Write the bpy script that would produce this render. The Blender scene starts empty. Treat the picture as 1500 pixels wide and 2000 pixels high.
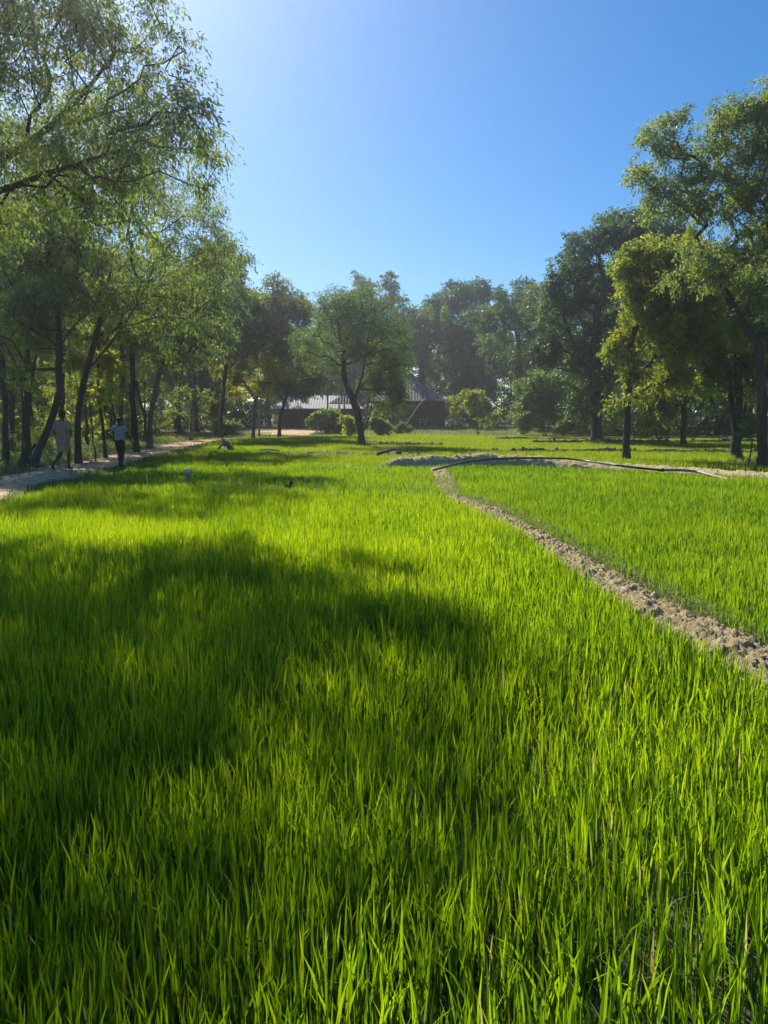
import bpy, bmesh, math, random
import numpy as np
from math import radians as R, pi
from mathutils import Vector, Matrix

# ------------------------------------------------------------------ camera, world, sun, exposure
scn = bpy.context.scene
COL = scn.collection
PITCH = R(7.03); CAMZ = 1.6; F = 1500.0
cam_d = bpy.data.cameras.new('camera'); cam = bpy.data.objects.new('camera', cam_d); COL.objects.link(cam)
cam.location = (0, 0, CAMZ); cam.rotation_euler = (pi/2 - PITCH, 0, 0)
cam_d.sensor_fit = 'VERTICAL'; cam_d.sensor_height = 36; cam_d.lens = 27.0
cam_d.clip_start = 0.05; cam_d.clip_end = 3000
scn.camera = cam

SUN_AZ = R(-26)          # left of the viewing direction (+Y)
SUN_EL = R(40)
w = bpy.data.worlds.new("World"); scn.world = w; w.use_nodes = True
wn = w.node_tree.nodes; wl = w.node_tree.links
bg = wn['Background']
sky = wn.new('ShaderNodeTexSky'); sky.sky_type = 'NISHITA'; sky.sun_disc = False
sky.sun_elevation = SUN_EL; sky.sun_rotation = SUN_AZ
sky.air_density = 1.0; sky.dust_density = 0.55; sky.ozone_density = 6.0; sky.altitude = 300
hs_ = wn.new('ShaderNodeHueSaturation'); hs_.inputs['Saturation'].default_value = 1.30; hs_.inputs['Hue'].default_value = .498
wl.new(sky.outputs[0], hs_.inputs['Color']); wl.new(hs_.outputs[0], bg.inputs[0]); bg.inputs[1].default_value = 0.086

sl = bpy.data.lights.new('sun', 'SUN'); sl.energy = 5.0; sl.angle = R(0.5); sl.color = (1.0, 0.93, 0.80)
so = bpy.data.objects.new('sun', sl); COL.objects.link(so)
SUNV = Vector((math.sin(SUN_AZ)*math.cos(SUN_EL), math.cos(SUN_AZ)*math.cos(SUN_EL), math.sin(SUN_EL)))
so.rotation_euler = SUNV.to_track_quat('Z', 'Y').to_euler()
so.location = SUNV*60

vs = scn.view_settings
vs.view_transform = 'Standard'; vs.look = 'None'; vs.gamma = 1; vs.use_curve_mapping = False
vs.exposure = 0.6
cy = scn.cycles
cy.use_denoising = True
cy.max_bounces = 8; cy.diffuse_bounces = 4; cy.transmission_bounces = 6; cy.glossy_bounces = 2
cy.transparent_max_bounces = 8; cy.volume_bounces = 1
cy.sample_clamp_indirect = 6

rng = np.random.default_rng(7)
random.seed(7)

# ------------------------------------------------------------------ helpers
def ray(px, py):
    a = (px-750)/F; b = (1000-py)/F
    return np.array([a, math.cos(PITCH)+b*math.sin(PITCH), -math.sin(PITCH)+b*math.cos(PITCH)])
def at(px, py, Y):
    r = ray(px, py); return np.array([0, 0, CAMZ]) + r*(Y/r[1])
def gr(px, py, z=0.0):
    r = ray(px, py); return np.array([0, 0, CAMZ]) + r*((z-CAMZ)/r[2])

def sstep(a, b, x):
    t = np.clip((np.asarray(x, float)-a)/(b-a), 0, 1); return t*t*(3-2*t)
def path_x(y):
    return np.interp(y, [0, 10, 17, 20, 25, 30, 42, 50, 60, 69, 74], [-7.6, -8.0, -8.5, -8.8, -9.15, -9.8, -11.0, -11.6, -11.2, -9.0, -6])
def gh(x, y):
    x = np.asarray(x, float); y = np.asarray(y, float)
    z = 0.45*sstep(66, 80, y)
    edge = path_x(y)+1.6
    z = z + 0.10*sstep(0, 1, edge-x)*(1-sstep(66, 80, y))
    z = z + 0.25*sstep(12, 20, x-0.05*y)*sstep(12, 18, y)*(1-sstep(66, 80, y))*0.4
    far = sstep(0, 8, -x-12) + sstep(0, 8, y-86) + sstep(0, 8, x-26)
    z = z + np.clip(far, 0, 1)*0.12*(np.sin(x*0.31+1)*np.cos(y*0.27)+np.sin(x*0.13-y*0.17))
    return z
def g1(x, y): return float(gh(x, y))

def hash2(ix, iy, s=0):
    n = np.sin(ix*127.1+iy*311.7+s*74.7)*43758.5453
    return n-np.floor(n)
def vnoise(x, y, s=0):
    ix = np.floor(x); iy = np.floor(y); fx = x-ix; fy = y-iy
    fx = fx*fx*(3-2*fx); fy = fy*fy*(3-2*fy)
    a = hash2(ix, iy, s); b = hash2(ix+1, iy, s); c = hash2(ix, iy+1, s); d = hash2(ix+1, iy+1, s)
    return (a*(1-fx)+b*fx)*(1-fy)+(c*(1-fx)+d*fx)*fy
def fbm(x, y, oct=4, s=0):
    r = 0; a = 0.5; tot = 0
    for k in range(oct):
        r = r+a*vnoise(x, y, s+k*13); tot += a; a *= 0.5; x = x*2.03+5.1; y = y*2.03+1.7
    return r/tot

def mk_mesh(name, V, faces=None, loops=None, starts=None, totals=None, mat=None, attrs=None, smooth=True):
    me = bpy.data.meshes.new(name)
    V = np.asarray(V, np.float32).reshape(-1, 3)
    if faces is not None:
        me.from_pydata([tuple(v) for v in V.tolist()], [], faces)
    else:
        me.vertices.add(len(V)); me.vertices.foreach_set('co', V.ravel())
        me.loops.add(len(loops)); me.loops.foreach_set('vertex_index', np.asarray(loops, np.int32))
        me.polygons.add(len(starts))
        me.polygons.foreach_set('loop_start', np.asarray(starts, np.int32))
        me.polygons.foreach_set('loop_total', np.asarray(totals, np.int32))
        me.update(calc_edges=True)
    if attrs:
        for k, v in attrs.items():
            a = me.attributes.new(k, 'FLOAT', 'POINT'); a.data.foreach_set('value', np.asarray(v, np.float32))
    if mat: me.materials.append(mat)
    if smooth: me.polygons.foreach_set('use_smooth', np.ones(len(me.polygons), bool))
    me.validate()
    return me
def link(name, me, parent=None, loc=None):
    o = bpy.data.objects.new(name, me); COL.objects.link(o)
    if parent: o.parent = parent
    if loc is not None: o.location = loc
    return o
def empty(name, loc=(0, 0, 0)):
    o = bpy.data.objects.new(name, None); COL.objects.link(o); o.location = tuple(float(c) for c in loc); o.empty_display_size = 0.2
    return o
def tag(o, label=None, cat=None, group=None, kind=None):
    if label: o['label'] = label
    if cat: o['category'] = cat
    if group: o['group'] = group
    if kind: o['kind'] = kind
    return o

class MB:
    """collects vertices and faces of one mesh"""
    def __init__(s): s.v = []; s.f = []
    def add(s, V, Fc):
        n = len(s.v); s.v += [tuple(float(c) for c in p) for p in V]; s.f += [tuple(i+n for i in q) for q in Fc]
    def box(s, c, size, rot=None):
        c = Vector(c); h = Vector(size)/2
        P = [Vector((x*h.x, y*h.y, z*h.z)) for x in (-1, 1) for y in (-1, 1) for z in (-1, 1)]
        if rot is not None: P = [rot @ p for p in P]
        s.add([p+c for p in P], [(0, 1, 3, 2), (4, 6, 7, 5), (0, 4, 5, 1), (2, 3, 7, 6), (0, 2, 6, 4), (1, 5, 7, 3)])
    def bar(s, a, b, wd, th=None):
        a = Vector(a); b = Vector(b); th = th or wd
        d = (b-a); q = d.to_track_quat('Z', 'Y').to_matrix()
        s.box((a+b)/2, (wd, th, d.length), q)
    def tube(s, pts, rad, n=8, cap=True, jit=0.0, ell=None):
        V, Fc = tube_arrays(np.asarray(pts, float), np.asarray(rad, float)*np.ones(len(pts)), n, cap, jit, ell)
        s.add(V, Fc)
    def build(s, name, mat, parent=None, smooth=False):
        me = mk_mesh(name, np.array(s.v), faces=s.f, mat=mat, smooth=smooth)
        return link(name, me, parent)

def tube_arrays(P, rad, n=8, cap=True, jit=0.0, ell=None):
    m = len(P)
    T = np.gradient(P, axis=0); T /= (np.linalg.norm(T, axis=1, keepdims=True)+1e-9)
    ref = np.array([1.0, 0, 0]) if abs(T[0][0]) < 0.8 else np.array([0, 1.0, 0])
    U = np.zeros_like(P)
    u = ref-T[0]*ref.dot(T[0]); u /= np.linalg.norm(u)
    for i in range(m):
        u = u-T[i]*u.dot(T[i]); u /= (np.linalg.norm(u)+1e-9); U[i] = u
    W = np.cross(T, U)
    ang = np.arange(n)*2*pi/n
    rr = rad[:, None]*(1+jit*(rng.random((m, n))-0.5)*2)
    e = 1.0 if ell is None else np.asarray(ell, float)
    e = np.ones(m)*e
    V = P[:, None, :]+U[:, None, :]*(np.cos(ang)[None, :, None]*rr[:, :, None])+W[:, None, :]*(np.sin(ang)[None, :, None]*rr[:, :, None]*e[:, None, None])
    Fc = [(i*n+k, i*n+(k+1) % n, (i+1)*n+(k+1) % n, (i+1)*n+k) for i in range(m-1) for k in range(n)]
    V = V.reshape(-1, 3)
    if cap:
        Fc.append(tuple(range(n-1, -1, -1))); Fc.append(tuple((m-1)*n+k for k in range(n)))
    return V, Fc

# ------------------------------------------------------------------ materials
def newmat(name):
    m = bpy.data.materials.new(name); m.use_nodes = True
    nt = m.node_tree; nt.nodes.clear()
    out = nt.nodes.new('ShaderNodeOutputMaterial')
    return m, nt, out
def ramp(nt, stops):
    r = nt.nodes.new('ShaderNodeValToRGB'); e = r.color_ramp.elements
    while len(e) > 1: e.remove(e[-1])
    e[0].position = stops[0][0]; e[0].color = (*stops[0][1], 1)
    for p, c in stops[1:]:
        k = e.new(p); k.color = (*c, 1)
    return r
def noise(nt, scale, detail=4, rough=0.6, vec=None):
    n = nt.nodes.new('ShaderNodeTexNoise'); n.inputs['Scale'].default_value = scale
    n.inputs['Detail'].default_value = detail; n.inputs['Roughness'].default_value = rough
    if vec is not None: nt.links.new(vec, n.inputs['Vector'])
    return n
def leaf_mat(name, dif, tra, tmix=0.5, gloss=0.06, rough=0.38, hue_noise=0.35):
    """dif / tra: colour stops over the per-leaf value v"""
    m, nt, out = newmat(name); L = nt.links
    a = nt.nodes.new('ShaderNodeAttribute'); a.attribute_name = 'v'
    geo = nt.nodes.new('ShaderNodeNewGeometry')
    nz = noise(nt, 0.35, 2, 0.5, geo.outputs['Position'])
    ad = nt.nodes.new('ShaderNodeMath'); ad.operation = 'MULTIPLY_ADD'; ad.inputs[1].default_value = hue_noise
    sb = nt.nodes.new('ShaderNodeMath'); sb.operation = 'SUBTRACT'; sb.inputs[1].default_value = 0.5
    L.new(nz.outputs[0], sb.inputs[0]); L.new(sb.outputs[0], ad.inputs[0]); L.new(a.outputs['Fac'], ad.inputs[2])
    r1 = ramp(nt, dif); r2 = ramp(nt, tra)
    L.new(ad.outputs[0], r1.inputs[0]); L.new(ad.outputs[0], r2.inputs[0])
    d = nt.nodes.new('ShaderNodeBsdfDiffuse'); t = nt.nodes.new('ShaderNodeBsdfTranslucent')
    L.new(r1.outputs[0], d.inputs[0]); L.new(r2.outputs[0], t.inputs[0])
    mx = nt.nodes.new('ShaderNodeMixShader'); mx.inputs[0].default_value = tmix
    L.new(d.outputs[0], mx.inputs[1]); L.new(t.outputs[0], mx.inputs[2])
    g = nt.nodes.new('ShaderNodeBsdfGlossy'); g.inputs['Roughness'].default_value = rough+.12
    g.inputs[0].default_value = (0.9, 0.95, 1, 1)
    m2 = nt.nodes.new('ShaderNodeMixShader'); m2.inputs[0].default_value = gloss*.7
    L.new(mx.outputs[0], m2.inputs[1]); L.new(g.outputs[0], m2.inputs[2]); L.new(m2.outputs[0], out.inputs[0])
    return m
def surf_mat(name, stops, scale=5, detail=6, rough=0.9, bump=0.5, bscale=None, dist=0.02, metallic=0, spec=0.3, stretch=None, coords='Object'):
    m, nt, out = newmat(name); L = nt.links
    tc = nt.nodes.new('ShaderNodeTexCoord'); vec = tc.outputs[coords]
    if stretch:
        mp = nt.nodes.new('ShaderNodeMapping'); mp.inputs['Scale'].default_value = stretch
        L.new(vec, mp.inputs[0]); vec = mp.outputs[0]
    n = noise(nt, scale, detail, 0.65, vec); r = ramp(nt, stops); L.new(n.outputs[0], r.inputs[0])
    p = nt.nodes.new('ShaderNodeBsdfPrincipled'); L.new(r.outputs[0], p.inputs['Base Color'])
    p.inputs['Roughness'].default_value = rough; p.inputs['Metallic'].default_value = metallic
    p.inputs['Specular IOR Level'].default_value = spec
    if bump:
        n2 = noise(nt, bscale or scale*4, 6, 0.7, vec); b = nt.nodes.new('ShaderNodeBump')
        b.inputs['Strength'].default_value = bump; b.inputs['Distance'].default_value = dist
        L.new(n2.outputs[0], b.inputs['Height']); L.new(b.outputs[0], p.inputs['Normal'])
    L.new(p.outputs[0], out.inputs[0])
    return m

M = {}
M['rice_front'] = leaf_mat('rice_front', [(0, (.020, .050, .008)), (.55, (.060, .110, .010)), (.93, (.10, .15, .012)), (1, (.25, .22, .09))],
                           [(0, (.09, .20, .005)), (.5, (.40, .60, .004)), (.93, (.58, .66, .008)), (1, (.60, .50, .16))], 0.66, 0.02, 0.40)
M['rice_right'] = leaf_mat('rice_right', [(0, (.022, .060, .012)), (.6, (.058, .118, .014)), (1, (.12, .17, .03))],
                           [(0, (.08, .19, .006)), (.5, (.30, .49, .006)), (1, (.48, .58, .010))], 0.62, 0.022, 0.42)
M['rice_far'] = leaf_mat('rice_far', [(0, (.030, .070, .012)), (.6, (.075, .135, .015)), (1, (.16, .20, .05))],
                         [(0, (.18, .32, .010)), (.5, (.38, .52, .008)), (1, (.60, .64, .02))], 0.58, 0.02, 0.5)
M['grass'] = leaf_mat('grass', [(0, (.03, .06, .015)), (.5, (.07, .11, .03)), (.8, (.13, .15, .05)), (1, (.36, .32, .16))],
                      [(0, (.12, .25, .03)), (.6, (.28, .40, .05)), (1, (.42, .40, .16))], 0.5, 0.03, 0.5)
M['straw'] = leaf_mat('straw', [(0, (.16, .13, .07)), (1, (.34, .28, .17))], [(0, (.2, .17, .08)), (1, (.42, .36, .18))], 0.3, 0.03)
M['soil_ground'] = surf_mat('soil_ground', [(.3, (.045, .035, .024)), (.5, (.09, .072, .05)), (.7, (.17, .14, .10))], 1.7, 10, .95, .8, 14, .03)
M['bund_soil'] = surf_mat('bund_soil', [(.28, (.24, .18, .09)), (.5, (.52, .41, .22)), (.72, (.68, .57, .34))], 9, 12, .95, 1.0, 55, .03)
M['bund_dark'] = surf_mat('bund_dark', [(.28, (.07, .055, .035)), (.5, (.15, .12, .08)), (.72, (.27, .22, .15))], 5, 10, .95, 1.0, 30, .03)  # darker bund soil; shade on the far ridges' near faces is coloured in
M['path'] = surf_mat('path_soil', [(.3, (.36, .22, .12)), (.5, (.56, .37, .22)), (.7, (.68, .47, .30))], 2.3, 8, .95, .5, 20, .02)
M['bark_dark'] = surf_mat('bark_dark', [(.3, (.028, .022, .018)), (.55, (.065, .052, .042)), (.75, (.12, .10, .085))], 3, 8, .9, .9, 14, .03, stretch=(1, 1, .25))
M['bark_grey'] = surf_mat('bark_grey', [(.3, (.07, .06, .05)), (.55, (.15, .13, .11)), (.75, (.27, .24, .20))], 3, 8, .9, .9, 14, .03, stretch=(1, 1, .3))
M['dead_wood'] = surf_mat('dead_wood', [(.3, (.10, .085, .07)), (.6, (.26, .23, .19)), (.8, (.40, .36, .31))], 6, 8, .85, .7, 30, .01, stretch=(1, 1, .3))
LM = {}
LM['ash'] = leaf_mat('ash_leaf', [(0, (.030, .052, .018)), (.5, (.060, .090, .024)), (.9, (.10, .12, .03)), (1, (.24, .15, .04))],
                     [(0, (.10, .19, .03)), (.5, (.27, .38, .05)), (.9, (.46, .52, .06)), (1, (.65, .36, .06))], .60, .07, .35)
LM['olive'] = leaf_mat('olive_leaf', [(0, (.035, .055, .02)), (.6, (.075, .095, .03)), (1, (.15, .14, .04))],
                       [(0, (.12, .20, .03)), (.6, (.30, .37, .05)), (1, (.52, .46, .07))], .48, .05, .4)
LM['deep'] = leaf_mat('deep_leaf', [(0, (.016, .036, .018)), (.6, (.035, .065, .025)), (1, (.08, .11, .035))],
                      [(0, (.05, .13, .035)), (.6, (.14, .26, .045)), (1, (.34, .42, .06))], .42, .09, .33)
LM['lime'] = leaf_mat('lime_leaf', [(0, (.055, .08, .018)), (.5, (.12, .15, .025)), (1, (.24, .23, .04))],
                      [(0, (.18, .28, .02)), (.5, (.45, .52, .03)), (1, (.78, .72, .05))], .56, .05, .4)
LM['mid'] = leaf_mat('mid_leaf', [(0, (.025, .05, .018)), (.6, (.055, .09, .025)), (1, (.11, .14, .04))],
                     [(0, (.09, .20, .03)), (.6, (.24, .38, .05)), (1, (.46, .54, .07))], .48, .07, .36)

# ------------------------------------------------------------------ ground
def grid_mesh(xs, ys, zf):
    X, Y = np.meshgrid(xs, ys); Z = zf(X, Y)
    V = np.stack([X, Y, Z], -1).reshape(-1, 3); nx = len(xs); ny = len(ys)
    i = np.arange(nx-1)[None, :]+np.arange(ny-1)[:, None]*nx
    q = np.stack([i, i+1, i+nx+1, i+nx], -1).reshape(-1)
    n = (nx-1)*(ny-1)
    return V, q, np.arange(n)*4, np.full(n, 4)
xs = np.unique(np.concatenate([-np.geomspace(30, 900, 22), np.linspace(-30, 34, 129), np.geomspace(34, 900, 22)]))
ys = np.unique(np.concatenate([np.linspace(-300, -4, 12), np.linspace(-4, 100, 150), np.geomspace(100, 1200, 24)]))
def zg(X, Y): return gh(X, Y)+0.02*(fbm(X*1.3, Y*1.3, 3)-0.5)
V, q, st, tt = grid_mesh(xs, ys, zg)
g_m, nt, out = newmat('forest_floor'); L = nt.links
tc = nt.nodes.new('ShaderNodeTexCoord')
n1 = noise(nt, .35, 6, .6, tc.outputs['Object']); n2 = noise(nt, 6, 8, .7, tc.outputs['Object'])
r1 = ramp(nt, [(.35, (.05, .04, .028)), (.5, (.10, .08, .055)), (.65, (.20, .16, .11))]); r2 = ramp(nt, [(.4, (0, 0, 0)), (.62, (1, 1, 1))])
L.new(n2.outputs[0], r1.inputs[0]); L.new(n1.outputs[0], r2.inputs[0])
mixc = nt.nodes.new('ShaderNodeMix'); mixc.data_type = 'RGBA'
L.new(r2.outputs[0], mixc.inputs[0]); L.new(r1.outputs[0], mixc.inputs[6]); mixc.inputs[7].default_value = (.07, .085, .03, 1)
p = nt.nodes.new('ShaderNodeBsdfPrincipled'); p.inputs['Roughness'].default_value = .95
b = nt.nodes.new('ShaderNodeBump'); b.inputs['Strength'].default_value = .8; b.inputs['Distance'].default_value = .04
L.new(n2.outputs[0], b.inputs['Height']); L.new(b.outputs[0], p.inputs['Normal']); L.new(mixc.outputs[2], p.inputs['Base Color']); L.new(p.outputs[0], out.inputs[0])
tag(link('ground', mk_mesh('ground', V, None, q, st, tt, g_m)), kind='structure')

# dirt path: a sheet a few mm above the ground
ysP = np.linspace(2, 73, 240); uu = np.linspace(-1, 1, 13)
Vp = []
for y in ysP:
    c = float(path_x(y)); wdt = 1.02+0.22*math.sin(y*.6)+.15*math.sin(y*1.7)
    for u in uu:
        x = c+u*wdt; Vp.append((x, y, g1(x, y)+0.025-0.02*abs(u)+0.03*float(fbm(np.array(x*1.6), np.array(y*1.2), 3))*(1-u*u)))
Vp = np.array(Vp); nx = len(uu)
i = np.arange(nx-1)[None, :]+np.arange(len(ysP)-1)[:, None]*nx
q = np.stack([i, i+1, i+nx+1, i+nx], -1).reshape(-1); n = (nx-1)*(len(ysP)-1)
tag(link('dirt_path', mk_mesh('dirt_path', Vp, None, q, np.arange(n)*4, np.full(n, 4), M['path'])), kind='structure')
# pale sandy yard in front of the houses
xsY = np.linspace(-13.5, -6.5, 30); ysY = np.linspace(67, 77, 20)
V, q, st, tt = grid_mesh(xsY, ysY, lambda X, Y: gh(X, Y)+0.028)
tag(link('sandy_yard', mk_mesh('sandy_yard', V, None, q, st, tt, M['path'])), kind='structure')

# ------------------------------------------------------------------ field bunds (earth ridges)
BUNDS = []
def resample(pts, step):
    P = np.array(pts, float); d = np.r_[0, np.cumsum(np.linalg.norm(np.diff(P, axis=0), axis=1))]
    n = max(3, int(d[-1]/step)); t = np.linspace(0, d[-1], n)
    # smooth
    Q = np.stack([np.interp(t, d, P[:, k]) for k in range(P.shape[1])], -1)
    k = max(1, int(1.0/step)); ker = np.ones(2*k+1)/(2*k+1)
    for a in range(2):
        e = np.pad(Q[:, a], k, mode='reflect', reflect_type='odd'); Q[:, a] = np.convolve(e, ker, 'valid')
    return Q
def bund(pts, step, across, mat, rough=0.05, clods=0, clod_r=(.02, .06), seed=0, clear=1.15):
    """pts: x, y, half width, height"""
    Q = resample(pts, step); n = len(Q)
    T = np.gradient(Q[:, :2], axis=0); T /= np.linalg.norm(T, axis=1, keepdims=True); N = np.stack([T[:, 1], -T[:, 0]], -1)
    u = np.linspace(-1, 1, across)
    X = Q[:, 0:1]+N[:, 0:1]*u*Q[:, 2:3]; Y = Q[:, 1:2]+N[:, 1:2]*u*Q[:, 2:3]
    wob = 1+.5*(fbm(X*1.1, Y*1.1, 3, seed)-.5)
    prof = np.clip(1-np.abs(u)**3.4, 0, 1)[None, :]
    lump = fbm(X*7, Y*7, 4, seed+3)-.5; lump2 = np.abs(fbm(X*16, Y*16, 3, seed+5)-.5)
    cl = vnoise(X*13, Y*13, seed+9); cl = np.clip(cl-.45, 0, 1)
    fine = np.abs(fbm(X*31, Y*31, 2, seed+7)-.5)+.6*np.abs(fbm(X*22+3, Y*22, 2, seed+17)-.5)
    Z = Q[:, 3:4]*prof*wob+rough*(lump*1.2-lump2*1.3+cl*.35-fine*1.5)*(.35+.65*prof) - .04*(np.abs(u) > .97)[None, :]
    Z = Z+gh(X, Y)
    V = np.stack([X, Y, Z], -1).reshape(-1, 3)
    i = np.arange(across-1)[None, :]+np.arange(n-1)[:, None]*across
    q = np.stack([i, i+1, i+across+1, i+across], -1).reshape(-1)
    loops = [q]; starts = [np.arange((across-1)*(n-1))*4]; tot = [np.full((across-1)*(n-1), 4)]; VV = [V]
    if clods:
        ico = ICO; nf = len(ICOF); base = len(V); lo = q.size
        for k in range(clods):
            a = rng.integers(0, n); s = rng.normal(0, .45); s = max(-.95, min(.95, s)); r = rng.uniform(*clod_r)**1.0
            j = int((s+1)/2*(across-1)); c = V[a*across+j]
            dd = ico*(1+.35*(rng.random((len(ico), 1))-.5))*r*np.array([1, 1, .7])*rng.uniform(.7, 1.3, 3)
            VV.append(dd+c+np.array([0, 0, r*.15])); loops.append(np.array(ICOF).ravel()+base); starts.append(lo+np.arange(nf)*3); tot.append(np.full(nf, 3))
            base += len(ico); lo += nf*3
    me = mk_mesh('field_bund', np.concatenate(VV), None, np.concatenate(loops), np.concatenate(starts), np.concatenate(tot), mat, smooth=False)
    o = link('field_bund', me); tag(o, kind='structure')
    BUNDS.append((Q[::max(1, int(.25/step))], clear)); return o, Q
bmi = bmesh.new(); bmesh.ops.create_icosphere(bmi, subdivisions=2, radius=1)
ICO = np.array([v.co[:] for v in bmi.verts]); ICOF = [tuple(v.index for v in f.verts) for f in bmi.faces]; bmi.free()

b1, Q1 = bund([(2.75, .6, .34, .20), (2.45, 2.2, .38, .20), (2.26, 4.0, .36, .22), (2.02, 6.2, .31, .20), (1.9, 9, .25, .2), (1.68, 11.9, .24, .19), (1.3, 14.2, .24, .20)], .018, 52, M['bund_soil'], .080, 500, (.005, .017), 1, .74)
b1b, Q1b = bund([(1.3, 14.2, .2, .10), (1.35, 16.2, .3, .10), (1.5, 19, .3, .10), (1.6, 22.4, .35, .16)], .08, 16, M['bund_soil'], .05, 60, (.02, .04), 2, 1.0)
b2, Q2 = bund([(-.2, 23.0, .2, .16), (.3, 23.2, .34, .40), (1.6, 23.5, .38, .46), (3.5, 23.6, .40, .48), (5, 23.3, .6, .40), (7, 22.5, 1.0, .26), (9, 21.3, 1.4, .17), (10.6, 19.8, 1.2, .14), (12.5, 18.0, .8, .1)], .07, 44, M['bund_soil'], .10, 160, (.012, .03), 3, 1.35)
b2b, _ = bund([(-7, 23.6, .12, .06), (-3.5, 23.3, .2, .12), (-.1, 22.9, .25, .16)], .09, 12, M['bund_soil'], .05, 60, (.03, .05), 4, 1.0)
b3, Q3 = bund([(-3.6, 15.6, .12, .08), (-1.5, 15.3, .16, .10), (.2, 14.9, .16, .10), (1.25, 14.4, .18, .14)], .06, 14, M['bund_soil'], .05, 60, (.02, .05), 5, 1.3)
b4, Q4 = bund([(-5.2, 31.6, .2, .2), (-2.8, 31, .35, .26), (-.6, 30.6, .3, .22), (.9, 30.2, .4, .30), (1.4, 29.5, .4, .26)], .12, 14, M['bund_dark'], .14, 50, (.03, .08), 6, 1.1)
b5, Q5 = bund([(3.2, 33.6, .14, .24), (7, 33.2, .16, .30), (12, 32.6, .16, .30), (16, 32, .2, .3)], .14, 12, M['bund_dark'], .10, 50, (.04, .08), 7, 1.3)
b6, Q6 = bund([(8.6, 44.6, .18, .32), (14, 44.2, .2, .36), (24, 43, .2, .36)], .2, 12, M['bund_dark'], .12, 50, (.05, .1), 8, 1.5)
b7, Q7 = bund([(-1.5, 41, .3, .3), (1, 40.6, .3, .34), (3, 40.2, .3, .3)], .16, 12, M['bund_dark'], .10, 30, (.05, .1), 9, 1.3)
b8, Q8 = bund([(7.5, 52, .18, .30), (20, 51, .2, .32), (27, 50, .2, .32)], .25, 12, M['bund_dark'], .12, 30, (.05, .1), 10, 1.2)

# ------------------------------------------------------------------ blades (rice, grass)
def blades(name, P, h, wd, lean, mat, z0=0, segs=3, droop=0.0, vval=None, facing=None):
    n = len(P); x, y = P[:, 0], P[:, 1]
    th = rng.uniform(0, 2*pi, n); ph = rng.uniform(0, pi, n) if facing is None else facing
    if segs == 3: ts = [0, .38, .70, 1]; ws = [.6, 1, .80, 0]
    elif segs == 5: ts = [0, .25, .5, .7, .87, 1]; ws = [.6, 1, .95, .75, .45, 0]
    elif segs == 2: ts = [0, .55, 1]; ws = [.8, 1, 0]
    else: ts = [0, 1]; ws = [1, 0]
    z = gh(x, y)+z0
    rows = []
    dx, dy = np.cos(th), np.sin(th); px, py = np.cos(ph)*wd/2, np.sin(ph)*wd/2
    for t, wv in zip(ts, ws):
        l = lean*t*t
        cx = x+dx*l*h; cyy = y+dy*l*h; cz = z+h*(t*(1-.25*lean*t)-droop*t**3*lean)
        if wv > 0:
            rows.append(np.stack([cx-px*wv, cyy-py*wv, cz], -1)); rows.append(np.stack([cx+px*wv, cyy+py*wv, cz], -1))
        else: rows.append(np.stack([cx, cyy, cz], -1))
    V = np.stack(rows, 1); k = V.shape[1]; V = V.reshape(-1, 3)
    pat = []; tot = []
    for s in range(len(ts)-2): pat += [2*s, 2*s+1, 2*s+3, 2*s+2]; tot.append(4)
    s = len(ts)-2; pat += [2*s, 2*s+1, 2*s+2]; tot.append(3)
    loops = (np.array(pat)[None, :]+(np.arange(n)*k)[:, None]).ravel()
    tot = np.array(tot); st = np.r_[0, np.cumsum(tot)[:-1]]; T = tot.sum()
    starts = (st[None, :]+(np.arange(n)*T)[:, None]).ravel(); tots = np.tile(tot, n)
    if vval is None: vval = rng.random(n)
    return V, loops, starts, tots, np.repeat(vval, k)
def join_arrays(L):
    V = []; lo = []; st = []; to = []; v = []; nv = 0; nl = 0
    for a in L:
        V.append(a[0]); lo.append(a[1]+nv); st.append(a[2]+nl); to.append(a[3]); v.append(a[4]); nv += len(a[0]); nl += len(a[1])
    return np.concatenate(V), np.concatenate(lo), np.concatenate(st), np.concatenate(to), np.concatenate(v)
def stuff(name, L, mat, label, cat):
    V, lo, st, to, v = join_arrays(L)
    o = link(name, mk_mesh(name, V, None, lo, st, to, mat, {'v': v})); tag(o, label, cat, kind='stuff'); return o

def in_poly(P, poly):
    x, y = P[:, 0], P[:, 1]; c = np.zeros(len(P), bool); n = len(poly)
    for i in range(n):
        x1, y1 = poly[i]; x2, y2 = poly[(i+1) % n]
        if y1 == y2: continue
        m = ((y1 > y) != (y2 > y)) & (x < (x2-x1)*(y-y1)/(y2-y1)+x1); c ^= m
    return c
OUTER = [(-6.4, -.5), (-6.5, 12), (-6.75, 17.3), (-7.3, 22.5), (-8.3, 32), (-9.3, 42), (-8.6, 54), (-3, 64.5), (3, 66), (12, 62), (30, 50), (30, 36), (15.5, 31.5), (11.0, 26), (11.5, 20), (13.5, 17.5), (16, 16.5), (16, -.5)]
def bund_clear(P):
    keep = np.ones(len(P), bool)
    for Q, c in BUNDS:
        lo = Q[:, :2].min(0)-1.6; hi = Q[:, :2].max(0)+1.6
        idx = np.where((P[:, 0] > lo[0]) & (P[:, 0] < hi[0]) & (P[:, 1] > lo[1]) & (P[:, 1] < hi[1]) & keep)[0]
        for a in range(0, len(idx), 40000):
            ii = idx[a:a+40000]
            d = np.linalg.norm(P[ii][:, None, :]-Q[None, :, :2], axis=2); j = d.argmin(1)
            keep[ii] = d[np.arange(len(ii)), j] > Q[j, 2]*c*(.82+.3*rng.random(len(ii)))
    return keep
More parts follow.
